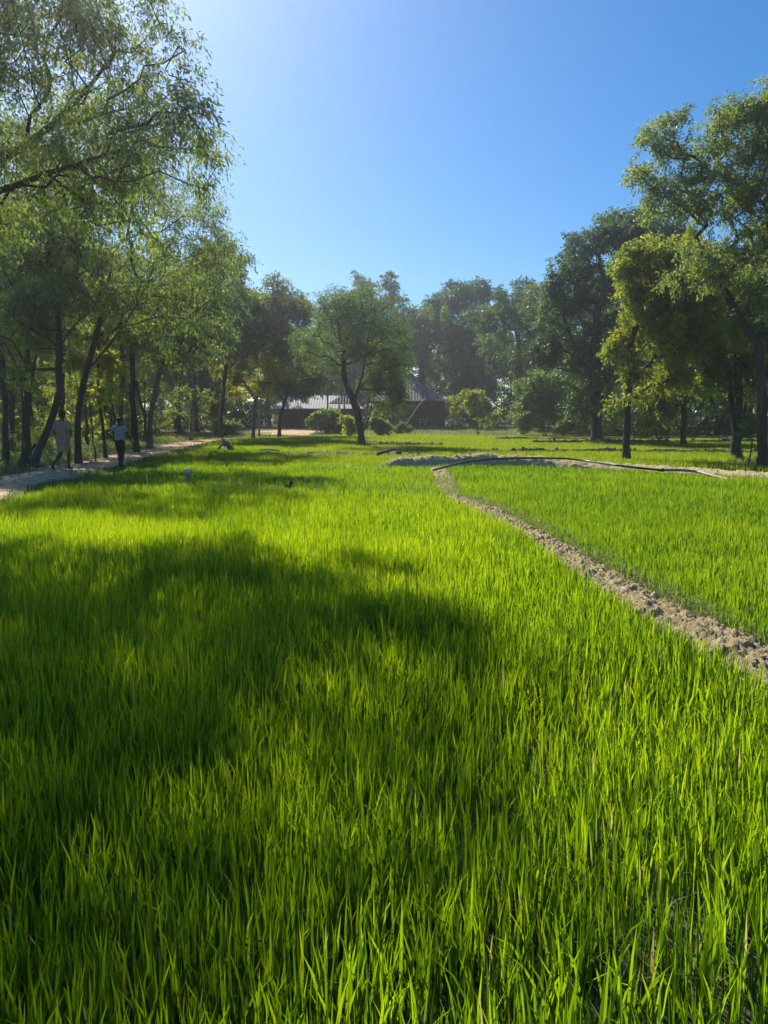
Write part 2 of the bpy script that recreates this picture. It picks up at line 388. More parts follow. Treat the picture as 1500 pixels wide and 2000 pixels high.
def scatter(y0, y1, dens, xm=.60, x0=1.3):
    out = []
    ye = np.arange(y0, y1, .5 if y0 < 12 else 1.0); stp = ye[1]-ye[0] if len(ye) > 1 else 1
    for y in ye:
        W = xm*(y+stp)+x0; n = int(2*W*stp*dens(y))
        out.append(np.stack([rng.uniform(-W, W, n), rng.uniform(y, y+stp, n)], -1))
    return np.concatenate(out)
Q1a = np.array([(q[0], q[1]) for q in Q1]+[(q[0], q[1]) for q in Q1b])
def side_right(P): return P[:, 0] > np.interp(P[:, 1], Q1a[:, 1], Q1a[:, 0])
def b2y(x): return np.interp(x, [-9, -7, -.2, 3.5, 7, 9, 10.6, 12.5], [23.8, 23.6, 22.9, 23.4, 22.5, 21.3, 19.8, 18])
def b3y(x): return np.interp(x, [-9, -3.6, 1.3], [16.6, 15.6, 14.3])

zones = {'front': [], 'right': [], 'middle': [], 'far': []}
def add_rice(P, h0, w0, segs):
    P = P[in_poly(P, OUTER)]; P = P[bund_clear(P)]
    # thin spots and tufting
    dn = fbm(P[:, 0]*2.2, P[:, 1]*2.2, 3, 21); tuft = vnoise(P[:, 0]*9, P[:, 1]*9, 31)
    P = P[rng.random(len(P)) < np.clip(.68+.8*(dn-.35)+.3*(tuft-.5), .2, 1)]
    thin_ = (P[:, 0] > -.2+.25*P[:, 1]*0) & (P[:, 1] < 4.5); P = P[~(thin_ & (rng.random(len(P)) < .32*np.clip((P[:, 0]+.3)*1.2, 0, 1)*np.clip((4.8-P[:, 1])*.7, 0, 1)*(.4+1.2*vnoise(P[:, 0]*3, P[:, 1]*3, 91))))]
    x, y = P[:, 0], P[:, 1]
    hh = fbm(x*.9, y*.9, 3, 41); h = h0*(.72+.5*hh)*(.66+.48*rng.beta(2.2, 1.6, len(P)))*(.92+.2*vnoise(x*6, y*6, 77))
    tall = rng.random(len(P)) < .02; h[tall] *= 1.22
    wv = w0(y)*rng.uniform(.65, 1.2, len(P))
    lean = np.abs(rng.normal(.10, .13, len(P)))+.02
    wide = rng.random(len(P)) < .05; lean[wide] = rng.uniform(.4, .9, wide.sum())
    v = np.clip(.04+.80*rng.random(len(P))+.5*(fbm(x*.6, y*.6, 3, 51)-.5), 0, .95); v = np.clip(v-.16*np.clip(P[:, 0]+.6, 0, 1)*np.clip((5.5-P[:, 1])*.5, 0, 1), 0, .95); v[rng.random(len(P)) < .007] = 1  # near-right blades darkened in colour to imitate viewing away from the sun
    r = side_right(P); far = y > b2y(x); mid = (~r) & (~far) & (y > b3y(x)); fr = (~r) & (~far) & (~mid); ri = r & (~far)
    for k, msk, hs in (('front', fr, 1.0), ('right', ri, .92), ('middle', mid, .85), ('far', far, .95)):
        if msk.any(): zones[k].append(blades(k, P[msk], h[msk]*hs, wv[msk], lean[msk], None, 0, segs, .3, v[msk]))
add_rice(scatter(.9, 9, lambda y: 3000 if y < 5 else 3000*(5/y)**.8), .285, lambda y: .0088*np.clip(y/4, 1, 3)**.2, 3)
add_rice(scatter(9, 24, lambda y: 2500*(9/y)**1.35), .26, lambda y: .0085*(y/9)**.8, 2)
add_rice(scatter(24, 67, lambda y: 660*(24/y)**1.2), .26, lambda y: .0085*(24/9)**.8*(y/24)**.9, 1)
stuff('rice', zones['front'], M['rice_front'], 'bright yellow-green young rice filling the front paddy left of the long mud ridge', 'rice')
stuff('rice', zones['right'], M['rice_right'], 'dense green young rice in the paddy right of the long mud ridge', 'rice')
stuff('rice', zones['middle'], M['rice_right'], 'finer dark green rice in the small paddy beyond the weedy line', 'rice')
stuff('rice', zones['far'], M['rice_far'], 'sunlit rice in the far strips beyond the cross ridge and pipe', 'rice')

# arching long weed blades over the rice
def some(n, x0, x1, y0, y1): return np.stack([rng.uniform(x0, x1, n), rng.uniform(y0, y1, n)], -1)
P = np.concatenate([some(70, -3, 2, 1.6, 8), some(60, -5, 1.5, 8, 14)])
P = P[in_poly(P, OUTER)]; P = P[bund_clear(P)]
stuff('tall_grass', [blades('w', P, rng.uniform(.34, .44, len(P)), np.full(len(P), .007), rng.uniform(.5, 1.1, len(P)), None, 0, 5, .55, rng.uniform(.5, .9, len(P)))],
      M['grass'], 'scattered long arching grass blades standing above the front rice', 'grass')

# weeds on the grassy line, beside the ridge, along the path and under the trees
W = []
def weeds(P, h, wd, lean=.35, v=(.2, 1), segs=3, z0=0):
    n = len(P); W.append(blades('w', P, h*rng.uniform(.4, 1.2, n), wd*rng.uniform(.7, 1.2, n), np.abs(rng.normal(lean, .25, n)), None, z0, segs, .4, rng.uniform(v[0], v[1], n)))
def along(Q, n, spread, off=0):
    j = rng.integers(0, len(Q)-1, n); f = rng.random((n, 1)); A = Q[j, :2]*(1-f)+Q[j+1, :2]*f
    T = Q[j+1, :2]-Q[j, :2]; T /= np.linalg.norm(T, axis=1, keepdims=True)+1e-9; Nn = np.stack([T[:, 1], -T[:, 0]], -1)
    return A+Nn*(rng.normal(off, spread, (n, 1)))
A3 = along(Q3, 2600, .22); weeds(A3, .26, .010, .5)
A3 = along(Q3, 120, .3); weeds(A3, .62, .012, .3, (.5, .9))
weeds(some(120, -6.2, -2.5, 13.5, 19), .5, .012, .4, (.4, .9))
tag_ = along(Q1b, 5200, .24); weeds(tag_, .20, .010, .5, (.45, 1))
weeds(along(Q1, 12000, .08, .29), .16, .008, .9, (.55, 1), 3, .11)
weeds(along(Q1, 1800, .04, -.25), .12, .006, .7, (.3, .9), 3, .06)
weeds(along(Q1, 2600, .12, .06), .07, .005, 1.1, (.75, 1), 3, .175)
weeds(along(Q2, 2600, .3, .85), .16, .012, .7, (.5, 1), 3, .02)
for q_ in (Q4, Q5, Q6, Q7, Q8): weeds(along(q_, 900, .16), .26, .03, .4, (.3, 1), 1)
weeds(along(Q2, 1500, .35, -.9), .18, .012, .5, (.3, .9))
stuff('weeds', W, M['grass'], 'ragged weeds and dry grass on the earth ridges between paddies', 'weeds')

W = []
n = 60000; P = np.stack([rng.uniform(-8.6, -6.2, n), rng.uniform(8, 66, n)], -1); P[:, 0] += path_x(P[:, 1])+8.6
keep = P[:, 0]-path_x(P[:, 1]) > .62+.5*fbm(P[:, 0]*2, P[:, 1]*2, 2); P = P[keep]
weeds(P, .17, .016, .5, (.1, .85), 2)
n = 90000; P = np.stack([rng.uniform(-34, -9, n), rng.uniform(12, 70, n)], -1)
keep = (path_x(P[:, 1])-P[:, 0] > .7+.6*fbm(P[:, 0]*2, P[:, 1]*2, 2, 3)) & (fbm(P[:, 0]*.5, P[:, 1]*.5, 3, 8)+.35*rng.random(len(P)) > .48); P = P[keep]
weeds(P, .24, .028, .5, (.2, .95), 2)
stuff('grass', W, M['grass'], 'rough grass beside the dirt path and under the left trees', 'grass')
W = []
n = 60000; P = np.stack([rng.uniform(10.5, 34, n), rng.uniform(15, 50, n)], -1)
P = P[~in_poly(P, OUTER)]; P = P[fbm(P[:, 0]*.6, P[:, 1]*.6, 3, 18)+.4*rng.random(len(P)) > .42]
weeds(P, .22, .022, .5, (.15, .9), 2)
n = 46000; P = np.stack([rng.uniform(-14, 34, n), rng.uniform(50, 84, n)], -1)
P = P[~in_poly(P, OUTER)]; P = P[(fbm(P[:, 0]*.5, P[:, 1]*.5, 3, 19)+.5*rng.random(len(P)) > .50) & ~((P[:, 1] > 66) & (P[:, 1] < 77) & (P[:, 0] < -6.5))]
weeds(P, .26, .05, .4, (.2, .9), 1)
stuff('grass', W, M['grass'], 'rough grass under the right trees and along the back of the fields', 'grass')

# straw litter on the floor of the near paddy and on the ridge
n = 5000; P = some(n, -2, 4, 1.2, 7); a = rng.uniform(0, pi, n); l = rng.uniform(.02, .07, n)
dx = np.cos(a)*l; dy = np.sin(a)*l; z = .006+.02*rng.random(n)
j = rng.integers(0, len(Q1)-1, 900)
V = np.stack([np.stack([P[:, 0]-dx, P[:, 1]-dy, z], -1), np.stack([P[:, 0]-dx-dy*.06, P[:, 1]-dy+dx*.06, z+.002], -1), np.stack([P[:, 0]+dx, P[:, 1]+dy, z+.01], -1)], 1).reshape(-1, 3)
o = link('straw', mk_mesh('straw', V, None, np.arange(3*n), np.arange(n)*3, np.full(n, 3), M['straw'], {'v': np.repeat(rng.random(n), 3)}))
tag(o, 'dry straw bits lying on the soil under the nearest rice', 'straw', kind='stuff')

# fallen leaves on the path and its verge
n = 5200; y_ = rng.uniform(9, 60, n); x_ = path_x(y_)+rng.normal(-.6, 1.2, n); a = rng.uniform(0, 2*pi, n); l = rng.uniform(.025, .06, n)
ca, sa = np.cos(a)*l, np.sin(a)*l; z = gh(x_, y_)+.052
V = np.stack([np.stack([x_-ca, y_-sa, z], -1), np.stack([x_-sa*.45, y_+ca*.45, z+.012], -1), np.stack([x_+ca, y_+sa, z+.004], -1), np.stack([x_+sa*.45, y_-ca*.45, z+.006], -1)], 1).reshape(-1, 3)
o = link('leaf_litter', mk_mesh('leaf_litter', V, None, np.arange(4*n), np.arange(n)*4, np.full(n, 4), leaf_mat('dry_leaf', [(0, (.07, .04, .02)), (1, (.24, .15, .07))], [(0, (.1, .06, .02)), (1, (.3, .2, .08))], .3, .02), {'v': np.repeat(rng.random(n), 4)}, smooth=False))
tag(o, 'dry brown fallen leaves scattered over the dirt path', 'leaf litter', kind='stuff')

# ------------------------------------------------------------------ trees
def leaf_arrays(tips, dirs, per, spread, Ln, Wd, droop, nspray=5, vmean=None, vspread=.5, flat=0.0):
    nt_ = len(tips); n = nt_*per
    ti = np.repeat(np.arange(nt_), per); sp = rng.integers(0, nspray, n)
    S = rng.normal(size=(nt_, nspray, 3)); S /= np.linalg.norm(S, axis=2, keepdims=True)
    S = S+dirs[:, None, :]*.6+np.array([0, 0, .15]); S[:, :, 2] *= (1-flat)
    S /= np.linalg.norm(S, axis=2, keepdims=True)
    sd = S[ti, sp]; t = rng.uniform(.05, 1, n)**.8
    sl_ = spread*rng.uniform(.7, 1.25, (nt_, nspray))[ti, sp]
    pos = tips[ti]+sd*(sl_*t)[:, None]+rng.normal(0, spread*.09, (n, 3)); pos[:, 2] -= sl_*.35*t*t*(.3+droop)
    rnd = rng.normal(size=(n, 3)); side = np.cross(sd, rnd); side /= np.linalg.norm(side, axis=1, keepdims=True)+1e-9
    a = sd*.5+side*.8+np.array([0, 0, -droop])+rng.normal(0, .25, (n, 3)); a /= np.linalg.norm(a, axis=1, keepdims=True)
    r2 = rng.normal(size=(n, 3))+np.array([0, 0, .6]); bb = np.cross(a, r2); bb /= np.linalg.norm(bb, axis=1, keepdims=True)+1e-9
    s = rng.uniform(.65, 1.2, n)[:, None]
    L_ = Ln*s; W_ = Wd*s
    p0 = pos; m = pos+a*L_*.45; nn = np.cross(a, bb)
    V = np.stack([p0, m+bb*W_*.5+nn*W_*.12, pos+a*L_+np.array([0, 0, -1])*L_*.12, m-bb*W_*.5+nn*W_*.12], 1).reshape(-1, 3)
    vm = (vmean if vmean is not None else rng.uniform(.25, .75, nt_))[ti]
    v = np.clip(vm+rng.normal(0, .12, n)*vspread*2, 0, .97); v[rng.random(n) < .006] = 1
    return V, np.arange(4*n), np.arange(n)*4, np.full(n, 4), np.repeat(v, 4)

def grow(trunks, tips, R0, bf=.35, clear=.0, wob=.07, step=.5):
    """joins crown tips to the trunk lines by cheapest branch, returns nodes, parents, trunk flags"""
    nodes = []; par = []; plen = []; ok = []
    for ti, (pl, zc) in enumerate(trunks):
        P = np.array(pl, float); d = np.r_[0, np.cumsum(np.linalg.norm(np.diff(P, axis=0), axis=1))]
        k = max(3, int(d[-1]/step)); t = np.linspace(0, d[-1], k)
        Q = np.stack([np.interp(t, d, P[:, c]) for c in range(3)], -1)
        Qs = Q.copy(); Qs[1:-1] = (Q[:-2]+Q[1:-1]*2+Q[2:])/4; Q = Qs
        Q[1:-1] += rng.normal(0, .018*step/.5, (k-2, 3))
        start = -1
        if ti > 0 and nodes:
            dd = np.linalg.norm(np.array(nodes)-Q[0], axis=1)
            if dd.min() < .35: start = int(dd.argmin())
        for i in range(k):
            if i == 0 and start >= 0: prev = start; continue
            nodes.append(Q[i]); par.append(prev if (i > 0) else -1); plen.append(t[i]); ok.append(Q[i][2] >= zc)
            prev = len(nodes)-1
    ntr = len(nodes)
    nodes = [np.array(x) for x in nodes]
    N = np.array(nodes); PL = np.array(plen); OK = np.array(ok)
    rem = list(range(len(tips))); tips = np.array(tips)
    D = np.linalg.norm(tips[:, None, :]-N[None], axis=2)+bf*PL[None]+np.where(OK, 0, 1e6)[None]
    # discourage branches that run steeply downward
    dz = N[None, :, 2]-tips[:, None, 2]; D += np.where(dz > 0, dz*.8, 0)
    best = D.argmin(1); cost = D.min(1); alive = np.ones(len(tips), bool)
    tipnode = np.zeros(len(tips), int); tipdir = np.zeros((len(tips), 3))
    while alive.any():
        c = np.where(alive, cost, 1e9); i = int(c.argmin()); alive[i] = False
        a = int(best[i]); p = nodes[a]; q_ = tips[i]; v = q_-p; dist = np.linalg.norm(v)+1e-6
        k = max(1, int(dist/step)); newi = []
        off = rng.normal(0, wob*dist, 3); arch = rng.uniform(-.02, .10)*dist
        prev = a
        for s in range(1, k+1):
            t = s/k; sn = math.sin(pi*t)
            pt = p+v*t+off*sn+np.array([0, 0, arch*sn]); nodes.append(pt); par.append(prev); plen.append(plen[a]+dist*t)
            prev = len(nodes)-1; newi.append(prev)
        tipnode[i] = prev; tipdir[i] = v/dist
        NN = np.array([nodes[j] for j in newi]); PP = np.array([plen[j] for j in newi])
        D = np.linalg.norm(tips[:, None, :]-NN[None], axis=2)+bf*PP[None]
        dz = NN[None, :, 2]-tips[:, None, 2]; D += np.where(dz > 0, dz*.8, 0)
        j = D.argmin(1); m = D[np.arange(len(tips)), j]
        up = alive & (m < cost); cost[up] = m[up]; best[up] = np.array(newi)[j[up]]
    n = len(nodes); cnt = np.zeros(n); par = np.array(par)
    for t in tipnode: cnt[t] += 1
    for i in range(n-1, -1, -1):
        if par[i] >= 0: cnt[par[i]] += cnt[i]
    # trunks that carry no tips still taper
    cnt = np.maximum(cnt, .6)
    N = np.array(nodes); base = cnt[0]
    rad = R0*(cnt/base)**(1/2.15)
    return N, par, rad, ntr, tipdir

def wood_mesh(name, N, par, rad, mat, rmin=.008, flare=1.5, zb=0.0, nside=8):
    n = len(N); kids = [[] for _ in range(n)]
    for i in range(n):
        if par[i] >= 0: kids[par[i]].append(i)
    V = []; Fc = []; nv = 0
    stack = [(i, -1) for i in range(n) if par[i] < 0]
    while stack:
        i, pr = stack.pop()
        ch = [pr] if pr >= 0 else []
        cur = i
        while True:
            ch.append(cur); ks = kids[cur]
            if not ks: break
            ks = sorted(ks, key=lambda k: -rad[k])
            for k in ks[1:]: stack.append((k, cur))
            cur = ks[0]
        if len(ch) < 2: continue
        P = N[ch]; r = np.maximum(rad[ch], rmin)
        if pr >= 0: r[0] = r[1]*1.15
        r[-1] *= .55
        # smooth the radius a little
        if len(r) > 3: r[1:-1] = (r[:-2]+2*r[1:-1]+r[2:])/4
        if pr < 0 and flare > 1:
            hgt = P[:, 2]-P[0, 2]; r = r*(1+(flare-1)*np.exp(-hgt/.28))
        ns = nside if r.max() > .07 else (6 if r.max() > .025 else 4)
        a, f = tube_arrays(P, r, ns, cap=False, jit=.10 if ns > 4 else 0)
        V.append(a); Fc += [tuple(q+nv for q in ff) for ff in f]; nv += len(a)
    return mk_mesh(name, np.concatenate(V), faces=Fc, mat=mat)

def sample_blobs(blobs, ntip, shell=.5, mind=.0):
    B = np.array(blobs, float); vol = B[:, 3]*B[:, 4]*B[:, 5]
    wt = vol**.8; wt /= wt.sum(); cnt = rng.multinomial(ntip, wt); out = []
    for b_, c in zip(B, cnt):
        d = rng.normal(size=(c, 3)); d /= np.linalg.norm(d, axis=1, keepdims=True)
        r = rng.random((c, 1))**(1/3*(1-shell)+.0001*0+.12)
        r = r*np.where(rng.random((c, 1)) < .14, 1.22, 1); Pc = b_[:3]+d*r*b_[3:6]
        if c > 8:
            g = max(2, c//5); ctr = Pc[:g]; k_ = rng.integers(0, g, c-g)
            Pc[g:] = ctr[k_]+rng.normal(0, .20, (c-g, 3))*b_[3:6]*np.array([1, 1, .8])
        out.append(Pc)
    return np.concatenate(out)

def make_tree(name, label, cat, trunks, blobs, R0, ntip, per, leaf, bark='bark_dark', spread=.45, Ln=.10, Wd=.035, droop=.5,
              bf=.35, group=None, shell=.5, flat=0.0, vc=(.25, .75), step=.5, nside=8, crown='crown', rmin=.008, bare=0.0):
    base = np.array(trunks[0][0][0])
    tips = sample_blobs(blobs, ntip, shell)
    N, par, rad, ntr, td = grow(trunks, tips, R0, bf, step=step)
    root = empty(name, base); tag(root, label, cat, group)
    # sink the foot a little
    me = wood_mesh('trunk', N-base-np.array([0, 0, .05]), par, rad, M[bark], rmin=rmin, nside=nside)
    link('trunk', me, root)
    vm = rng.uniform(vc[0], vc[1], len(tips))
    use = rng.random(len(tips)) >= bare
    if spread > 0:
        A = leaf_arrays(tips[use]-base, td[use], per, spread, Ln, Wd, droop, vmean=vm[use], flat=flat)
        me = mk_mesh(crown, A[0], None, A[1], A[2], A[3], LM[leaf], {'v': A[4]}, smooth=False)
        link(crown, me, root)
    return root

def PB(d, *bl):
    """crown lobes read off the picture at distance d: (px, py, rx, ry[, dy_m[, depth factor]])"""
    out = []
    for q in bl:
        dd = d+(q[4] if len(q) > 4 else 0); c = at(q[0], q[1], dd); s = dd/F*1.0
        k = q[5] if len(q) > 5 else 1.0
        rx = q[2]*s; rz = q[3]*s; out.append((c[0], c[1], c[2], rx, max(rx, rz)*k, rz))
    return out
def TL(d, *pts):
    """trunk line through picture points at distance d, foot set on the ground"""
    P = [at(p[0], p[1], d+(p[2] if len(p) > 2 else 0)) for p in pts]; return P
def foot(P, z=None):
    P[0][2] = g1(P[0][0], P[0][1]); return P

# A: big foreground tree, trunk just outside the left edge
b0 = (-8.9, 13.0, g1(-8.9, 13))
trA = [([b0, (-8.8, 13, 1.5), (-8.5, 13, 3.0), (-8.1, 13, 4.6)], 3.4),
       ([(-8.1, 13, 4.6), (-6.6, 13.2, 5.6), (-5.2, 13.4, 6.6), (-4.4, 13.4, 7.6)], 4),
       ([(-8.3, 13, 3.9), (-6.9, 12.6, 4.9), (-5.4, 12.4, 5.3), (-4.2, 12.2, 5.6)], 4),
       ([(-8.1, 13, 4.6), (-8.3, 13.3, 6.5), (-7.6, 13.4, 8.6), (-6.9, 13.2, 10)], 4)]
make_tree('tree', 'large overhanging tree with drooping leaves at the upper left', 'tree', trA,
          PB(13, (40, 60, 170, 110), (210, 45, 110, 60), (320, 30, 45, 30), (335, 130, 40, 60, -1), (378, 228, 60, 58, -2), (290, 230, 90, 60, -1.5), (190, 190, 120, 80), (320, 320, 90, 50),
             (120, 340, 150, 80), (250, 390, 110, 45), (-150, 180, 150, 170), (-150, -60, 180, 90), (90, -110, 180, 80), (-330, 100, 160, 200), (-300, 330, 150, 120), (-120, 400, 140, 80), (20, -230, 120, 80), (-130, -260, 150, 100)),
          .13, 1250, 96, 'ash', 'bark_dark', .46, .088, .027, .75, .30, shell=.35, step=.45)

# B: forked tree behind the woman
P = foot(TL(25, (153, 905), (150, 830), (152, 780), (166, 730), (178, 690)))
P2 = TL(25, (178, 690), (196, 620, .3), (215, 540, .6), (225, 460, .8)); P3 = TL(25, (168, 720), (215, 670, -.4), (262, 600, -.8), (300, 520, -1)); P4 = TL(25, (152, 780), (140, 700, .5), (120, 600, 1), (100, 500, 1.4))
make_tree('tree', 'thick dark forked tree at the path edge just behind the woman in the tan dress', 'tree', [(P, 2.6), (P2, 2), (P3, 2), (P4, 3)],
          PB(25, (100, 480, 110, 70), (210, 430, 100, 70), (310, 410, 80, 55), (385, 420, 45, 50), (420, 480, 45, 45), (360, 510, 80, 60), (250, 540, 110, 70), (130, 580, 110, 60), (300, 620, 100, 50), (60, 400, 100, 60), (440, 560, 35, 40), (230, 290, 110, 60, -2.5), (120, 260, 110, 70, -2.5), (330, 340, 60, 40), (20, 280, 110, 70, -2.5), (280, 350, 80, 40, -2)),
          .10, 900, 66, 'ash', 'bark_dark', .58, .12, .038, .6, .32, step=.5)
# C: leaning tree and its straight neighbour
P = foot(TL(23.5, (62, 914), (78, 868), (98, 820), (112, 795), (118, 760)))
P2 = TL(23.5, (118, 760), (116, 690), (112, 610, .4), (118, 520, .8)); P3 = TL(23.5, (112, 795), (98, 770), (88, 740, -.5), (70, 690, -1))
make_tree('tree', 'dark tree leaning to the right left of the woman in the tan dress', 'tree', [(P, 3), (P2, 3), (P3, 3)],
          PB(23.5, (100, 480, 90, 60, 1), (60, 560, 90, 60), (150, 560, 90, 60), (20, 640, 80, 50), (110, 650, 70, 40), (60, 420, 80, 50, 1), (60, 730, 40, 25)),
          .11, 260, 55, 'mid', 'bark_dark', .5, .13, .045, .5, .35)
P = foot(TL(28, (54, 880), (54, 800), (50, 700), (58, 600), (50, 500)))
make_tree('tree', 'straight dark tree behind the broken forked stump near the left edge', 'tree', [(P, 4)],
          PB(28, (50, 520, 90, 70), (0, 620, 90, 70), (80, 640, 70, 50), (20, 440, 90, 60), (-60, 540, 80, 80)), .10, 200, 48, 'mid', 'bark_dark', .55, .15, .055, .5)
P = foot(TL(26, (10, 893), (12, 820), (6, 720), (-10, 600), (-20, 480)))
make_tree('tree', 'dark trunk standing hard against the left edge of the view', 'tree', [(P, 4)],
          PB(26, (-20, 500, 110, 90), (-90, 600, 90, 90), (10, 660, 70, 50), (-60, 400, 100, 70), (20, 420, 60, 50)), .105, 220, 48, 'ash', 'bark_dark', .55, .15, .05, .5)
P = foot(TL(28.5, (206, 885), (203, 840), (193, 780), (188, 730), (196, 660), (190, 600)))
make_tree('sapling', 'thin crooked dark sapling between the two walking people', 'tree', [(P, 2.2)],
          PB(28.5, (195, 740, 35, 30), (180, 700, 40, 30), (200, 640, 60, 45), (190, 580, 60, 40)), .055, 110, 60, 'lime', 'bark_dark', .4, .17, .09, .4, vc=(.3, .8))
P = foot(TL(34, (236, 866), (236, 800), (240, 730), (236, 660), (250, 590)))
make_tree('tree', 'slim dark tree rising directly behind the person in the pale shirt', 'tree', [(P, 4)],
          PB(34, (240, 600, 80, 60), (290, 560, 70, 50), (220, 520, 80, 50), (270, 660, 60, 40), (330, 640, 50, 40)), .105, 170, 60, 'mid', 'bark_grey', .6, .18, .07, .5)
P = foot(TL(33, (266, 872), (262, 800), (256, 730), (262, 640), (280, 560)))
make_tree('tree', 'dark upright tree just right of the person in the pale shirt', 'tree', [(P, 4)],
          PB(33, (290, 590, 80, 60), (340, 520, 70, 60), (370, 590, 60, 50), (300, 690, 50, 35), (400, 540, 50, 50)), .11, 190, 60, 'ash', 'bark_dark', .6, .18, .065, .5)
P = foot(TL(37, (292, 868), (294, 810), (304, 760), (318, 700), (330, 620)))
make_tree('tree', 'brown tree leaning slightly right at the far bend of the path', 'tree', [(P, 4)],
          PB(37, (350, 600, 80, 60), (400, 520, 60, 50), (430, 600, 60, 50), (380, 680, 60, 40), (440, 500, 40, 40), (330, 680, 50, 40)), .13, 230, 60, 'mid', 'bark_grey', .65, .17, .065, .5)
P = foot(TL(50, (372, 852), (374, 800), (380, 740), (376, 680), (390, 620)))
make_tree('tree', 'slim tree with flat light green sprays low on its trunk beyond the path end', 'tree', [(P, 1.2)],
          PB(50, (360, 775, 30, 12), (400, 785, 25, 12), (350, 800, 22, 10), (410, 640, 70, 60), (450, 560, 50, 45), (470, 620, 50, 50), (370, 600, 60, 60)), .11, 260, 80, 'mid', 'bark_grey', .7, .24, .10, .3, flat=.4, vc=(.4, .9))
# L: pale yellowish sparse tree and its neighbours
P = foot(TL(56, (494, 850), (496, 810), (500, 775), (498, 740))); P2 = TL(56, (500, 775), (520, 750), (545, 725)); P3 = TL(56, (500, 775), (478, 750), (460, 720))
make_tree('tree', 'sparse tree with yellowish leaf tufts left of the long tin-roofed shed', 'tree', [(P, 2), (P2, 2), (P3, 2)],
          PB(56, (470, 700, 30, 20), (450, 735, 30, 15), (510, 715, 30, 18), (545, 715, 25, 16), (520, 745, 30, 15), (480, 765, 35, 10), (560, 730, 15, 12)), .12, 150, 60, 'lime', 'bark_grey', .55, .22, .10, .3, vc=(.25, .8), flat=.3, step=.4)
P = foot(TL(60, (545, 850), (548, 810), (560, 770), (570, 740)))
make_tree('tree', 'dark spreading tree whose low boughs hang over the shed roof', 'tree', [(P, 2.5)],
          PB(60, (570, 740, 60, 18), (610, 715, 50, 20), (560, 700, 60, 25), (620, 750, 40, 14), (575, 770, 40, 10), (540, 740, 40, 20)), .13, 260, 90, 'deep', 'bark_dark', .7, .20, .09, .35, flat=.5)
P = foot(TL(54, (430, 852), (434, 790), (440, 720), (460, 640)))
make_tree('tree', 'tall olive-green tree filling the skyline left of the field tree', 'tree', [(P, 4)],
          PB(54, (470, 610, 70, 50), (530, 600, 60, 45), (560, 620, 50, 40), (500, 660, 70, 40), (430, 560, 50, 50), (590, 640, 30, 40), (440, 670, 50, 40), (560, 670, 60, 35)), .15, 480, 85, 'olive', 'bark_dark', .75, .24, .09, .4)
# K: lone field tree in front of the houses
P = foot(TL(40.5, (706, 866), (704, 830), (696, 795), (682, 762), (672, 735))); P[0][2] -= .02
P2 = TL(40.5, (672, 735), (672, 700), (666, 660, .3), (660, 620, .5)); P3 = TL(40.5, (676, 745), (650, 715, -.3), (625, 690, -.5), (605, 680, -.6))
P4 = TL(40.5, (706, 850), (719, 830, .1), (724, 790, .2), (735, 755, .3), (745, 720, .4)); P5 = TL(40.5, (690, 780), (705, 750), (712, 700, -.4), (722, 640, -.6))
make_tree('tree', 'lone dark field tree with forked leaning trunk standing in the rice before the houses', 'tree', [(P, 2.4), (P2, 2), (P3, 2), (P4, 1.8), (P5, 2)],
          PB(40.5, (655, 625, 45, 38), (700, 600, 45, 30), (745, 615, 38, 34), (615, 665, 30, 22), (770, 665, 35, 35), (690, 665, 60, 35), (735, 700, 45, 35), (760, 740, 30, 30), (630, 700, 35, 20), (720, 760, 30, 22), (600, 680, 25, 15), (790, 700, 20, 25), (770, 780, 22, 14), (690, 585, 50, 18), (768, 760, 26, 30), (750, 730, 30, 30), (745, 790, 22, 16), (785, 740, 16, 26)),
          .18, 760, 50, 'mid', 'bark_dark', .62, .13, .045, .4, .32, vc=(.15, .75), rmin=.012)
# back trees behind the houses
P = foot(TL(96, (700, 832), (702, 760), (706, 690), (704, 630)))
make_tree('tree', 'tall dark tree with bumpy top directly behind the lone field tree', 'tree', [(P, 6)],
          PB(96, (640, 600, 30, 30), (680, 580, 40, 30), (735, 575, 45, 28), (765, 590, 30, 30), (700, 640, 80, 45), (770, 640, 40, 40), (660, 680, 60, 40), (610, 610, 20, 30)), .4, 330, 95, 'deep', 'bark_dark', 1.1, .34, .15, .4, vc=(.2, .8))
P = foot(TL(98, (890, 832), (884, 760), (882, 700), (890, 640)))
make_tree('tree', 'tallest dark rounded tree rising behind the hipped roof', 'tree', [(P, 5)],
          PB(98, (880, 590, 45, 32), (935, 590, 42, 32), (905, 575, 35, 25), (850, 630, 40, 30), (950, 640, 40, 45), (890, 650, 60, 40), (960, 700, 35, 45), (920, 700, 50, 40)), .45, 400, 95, 'deep', 'bark_dark', 1.1, .34, .15, .4, vc=(.1, .7))
P = foot(TL(92, (830, 832), (826, 760), (822, 700), (818, 650)))
make_tree('tree', 'medium green tree between the two dark trees behind the houses', 'tree', [(P, 5)],
          PB(92, (815, 640, 35, 35), (840, 680, 40, 35), (800, 690, 35, 35), (860, 640, 25, 30)), .3, 200, 95, 'mid', 'bark_grey', 1.0, .32, .14, .4)
P = foot(TL(74, (1060, 836), (1054, 770), (1044, 700), (1034, 650)))
make_tree('tree', 'airy feathery tree with thin upright branches right of the back clearing', 'tree', [(P, 5)],
          PB(74, (1020, 610, 30, 25), (1050, 590, 35, 28), (1000, 650, 25, 30), (1040, 650, 45, 30), (1075, 600, 25, 30)), .22, 120, 65, 'mid', 'bark_dark', .9, .24, .08, .3, flat=.2)
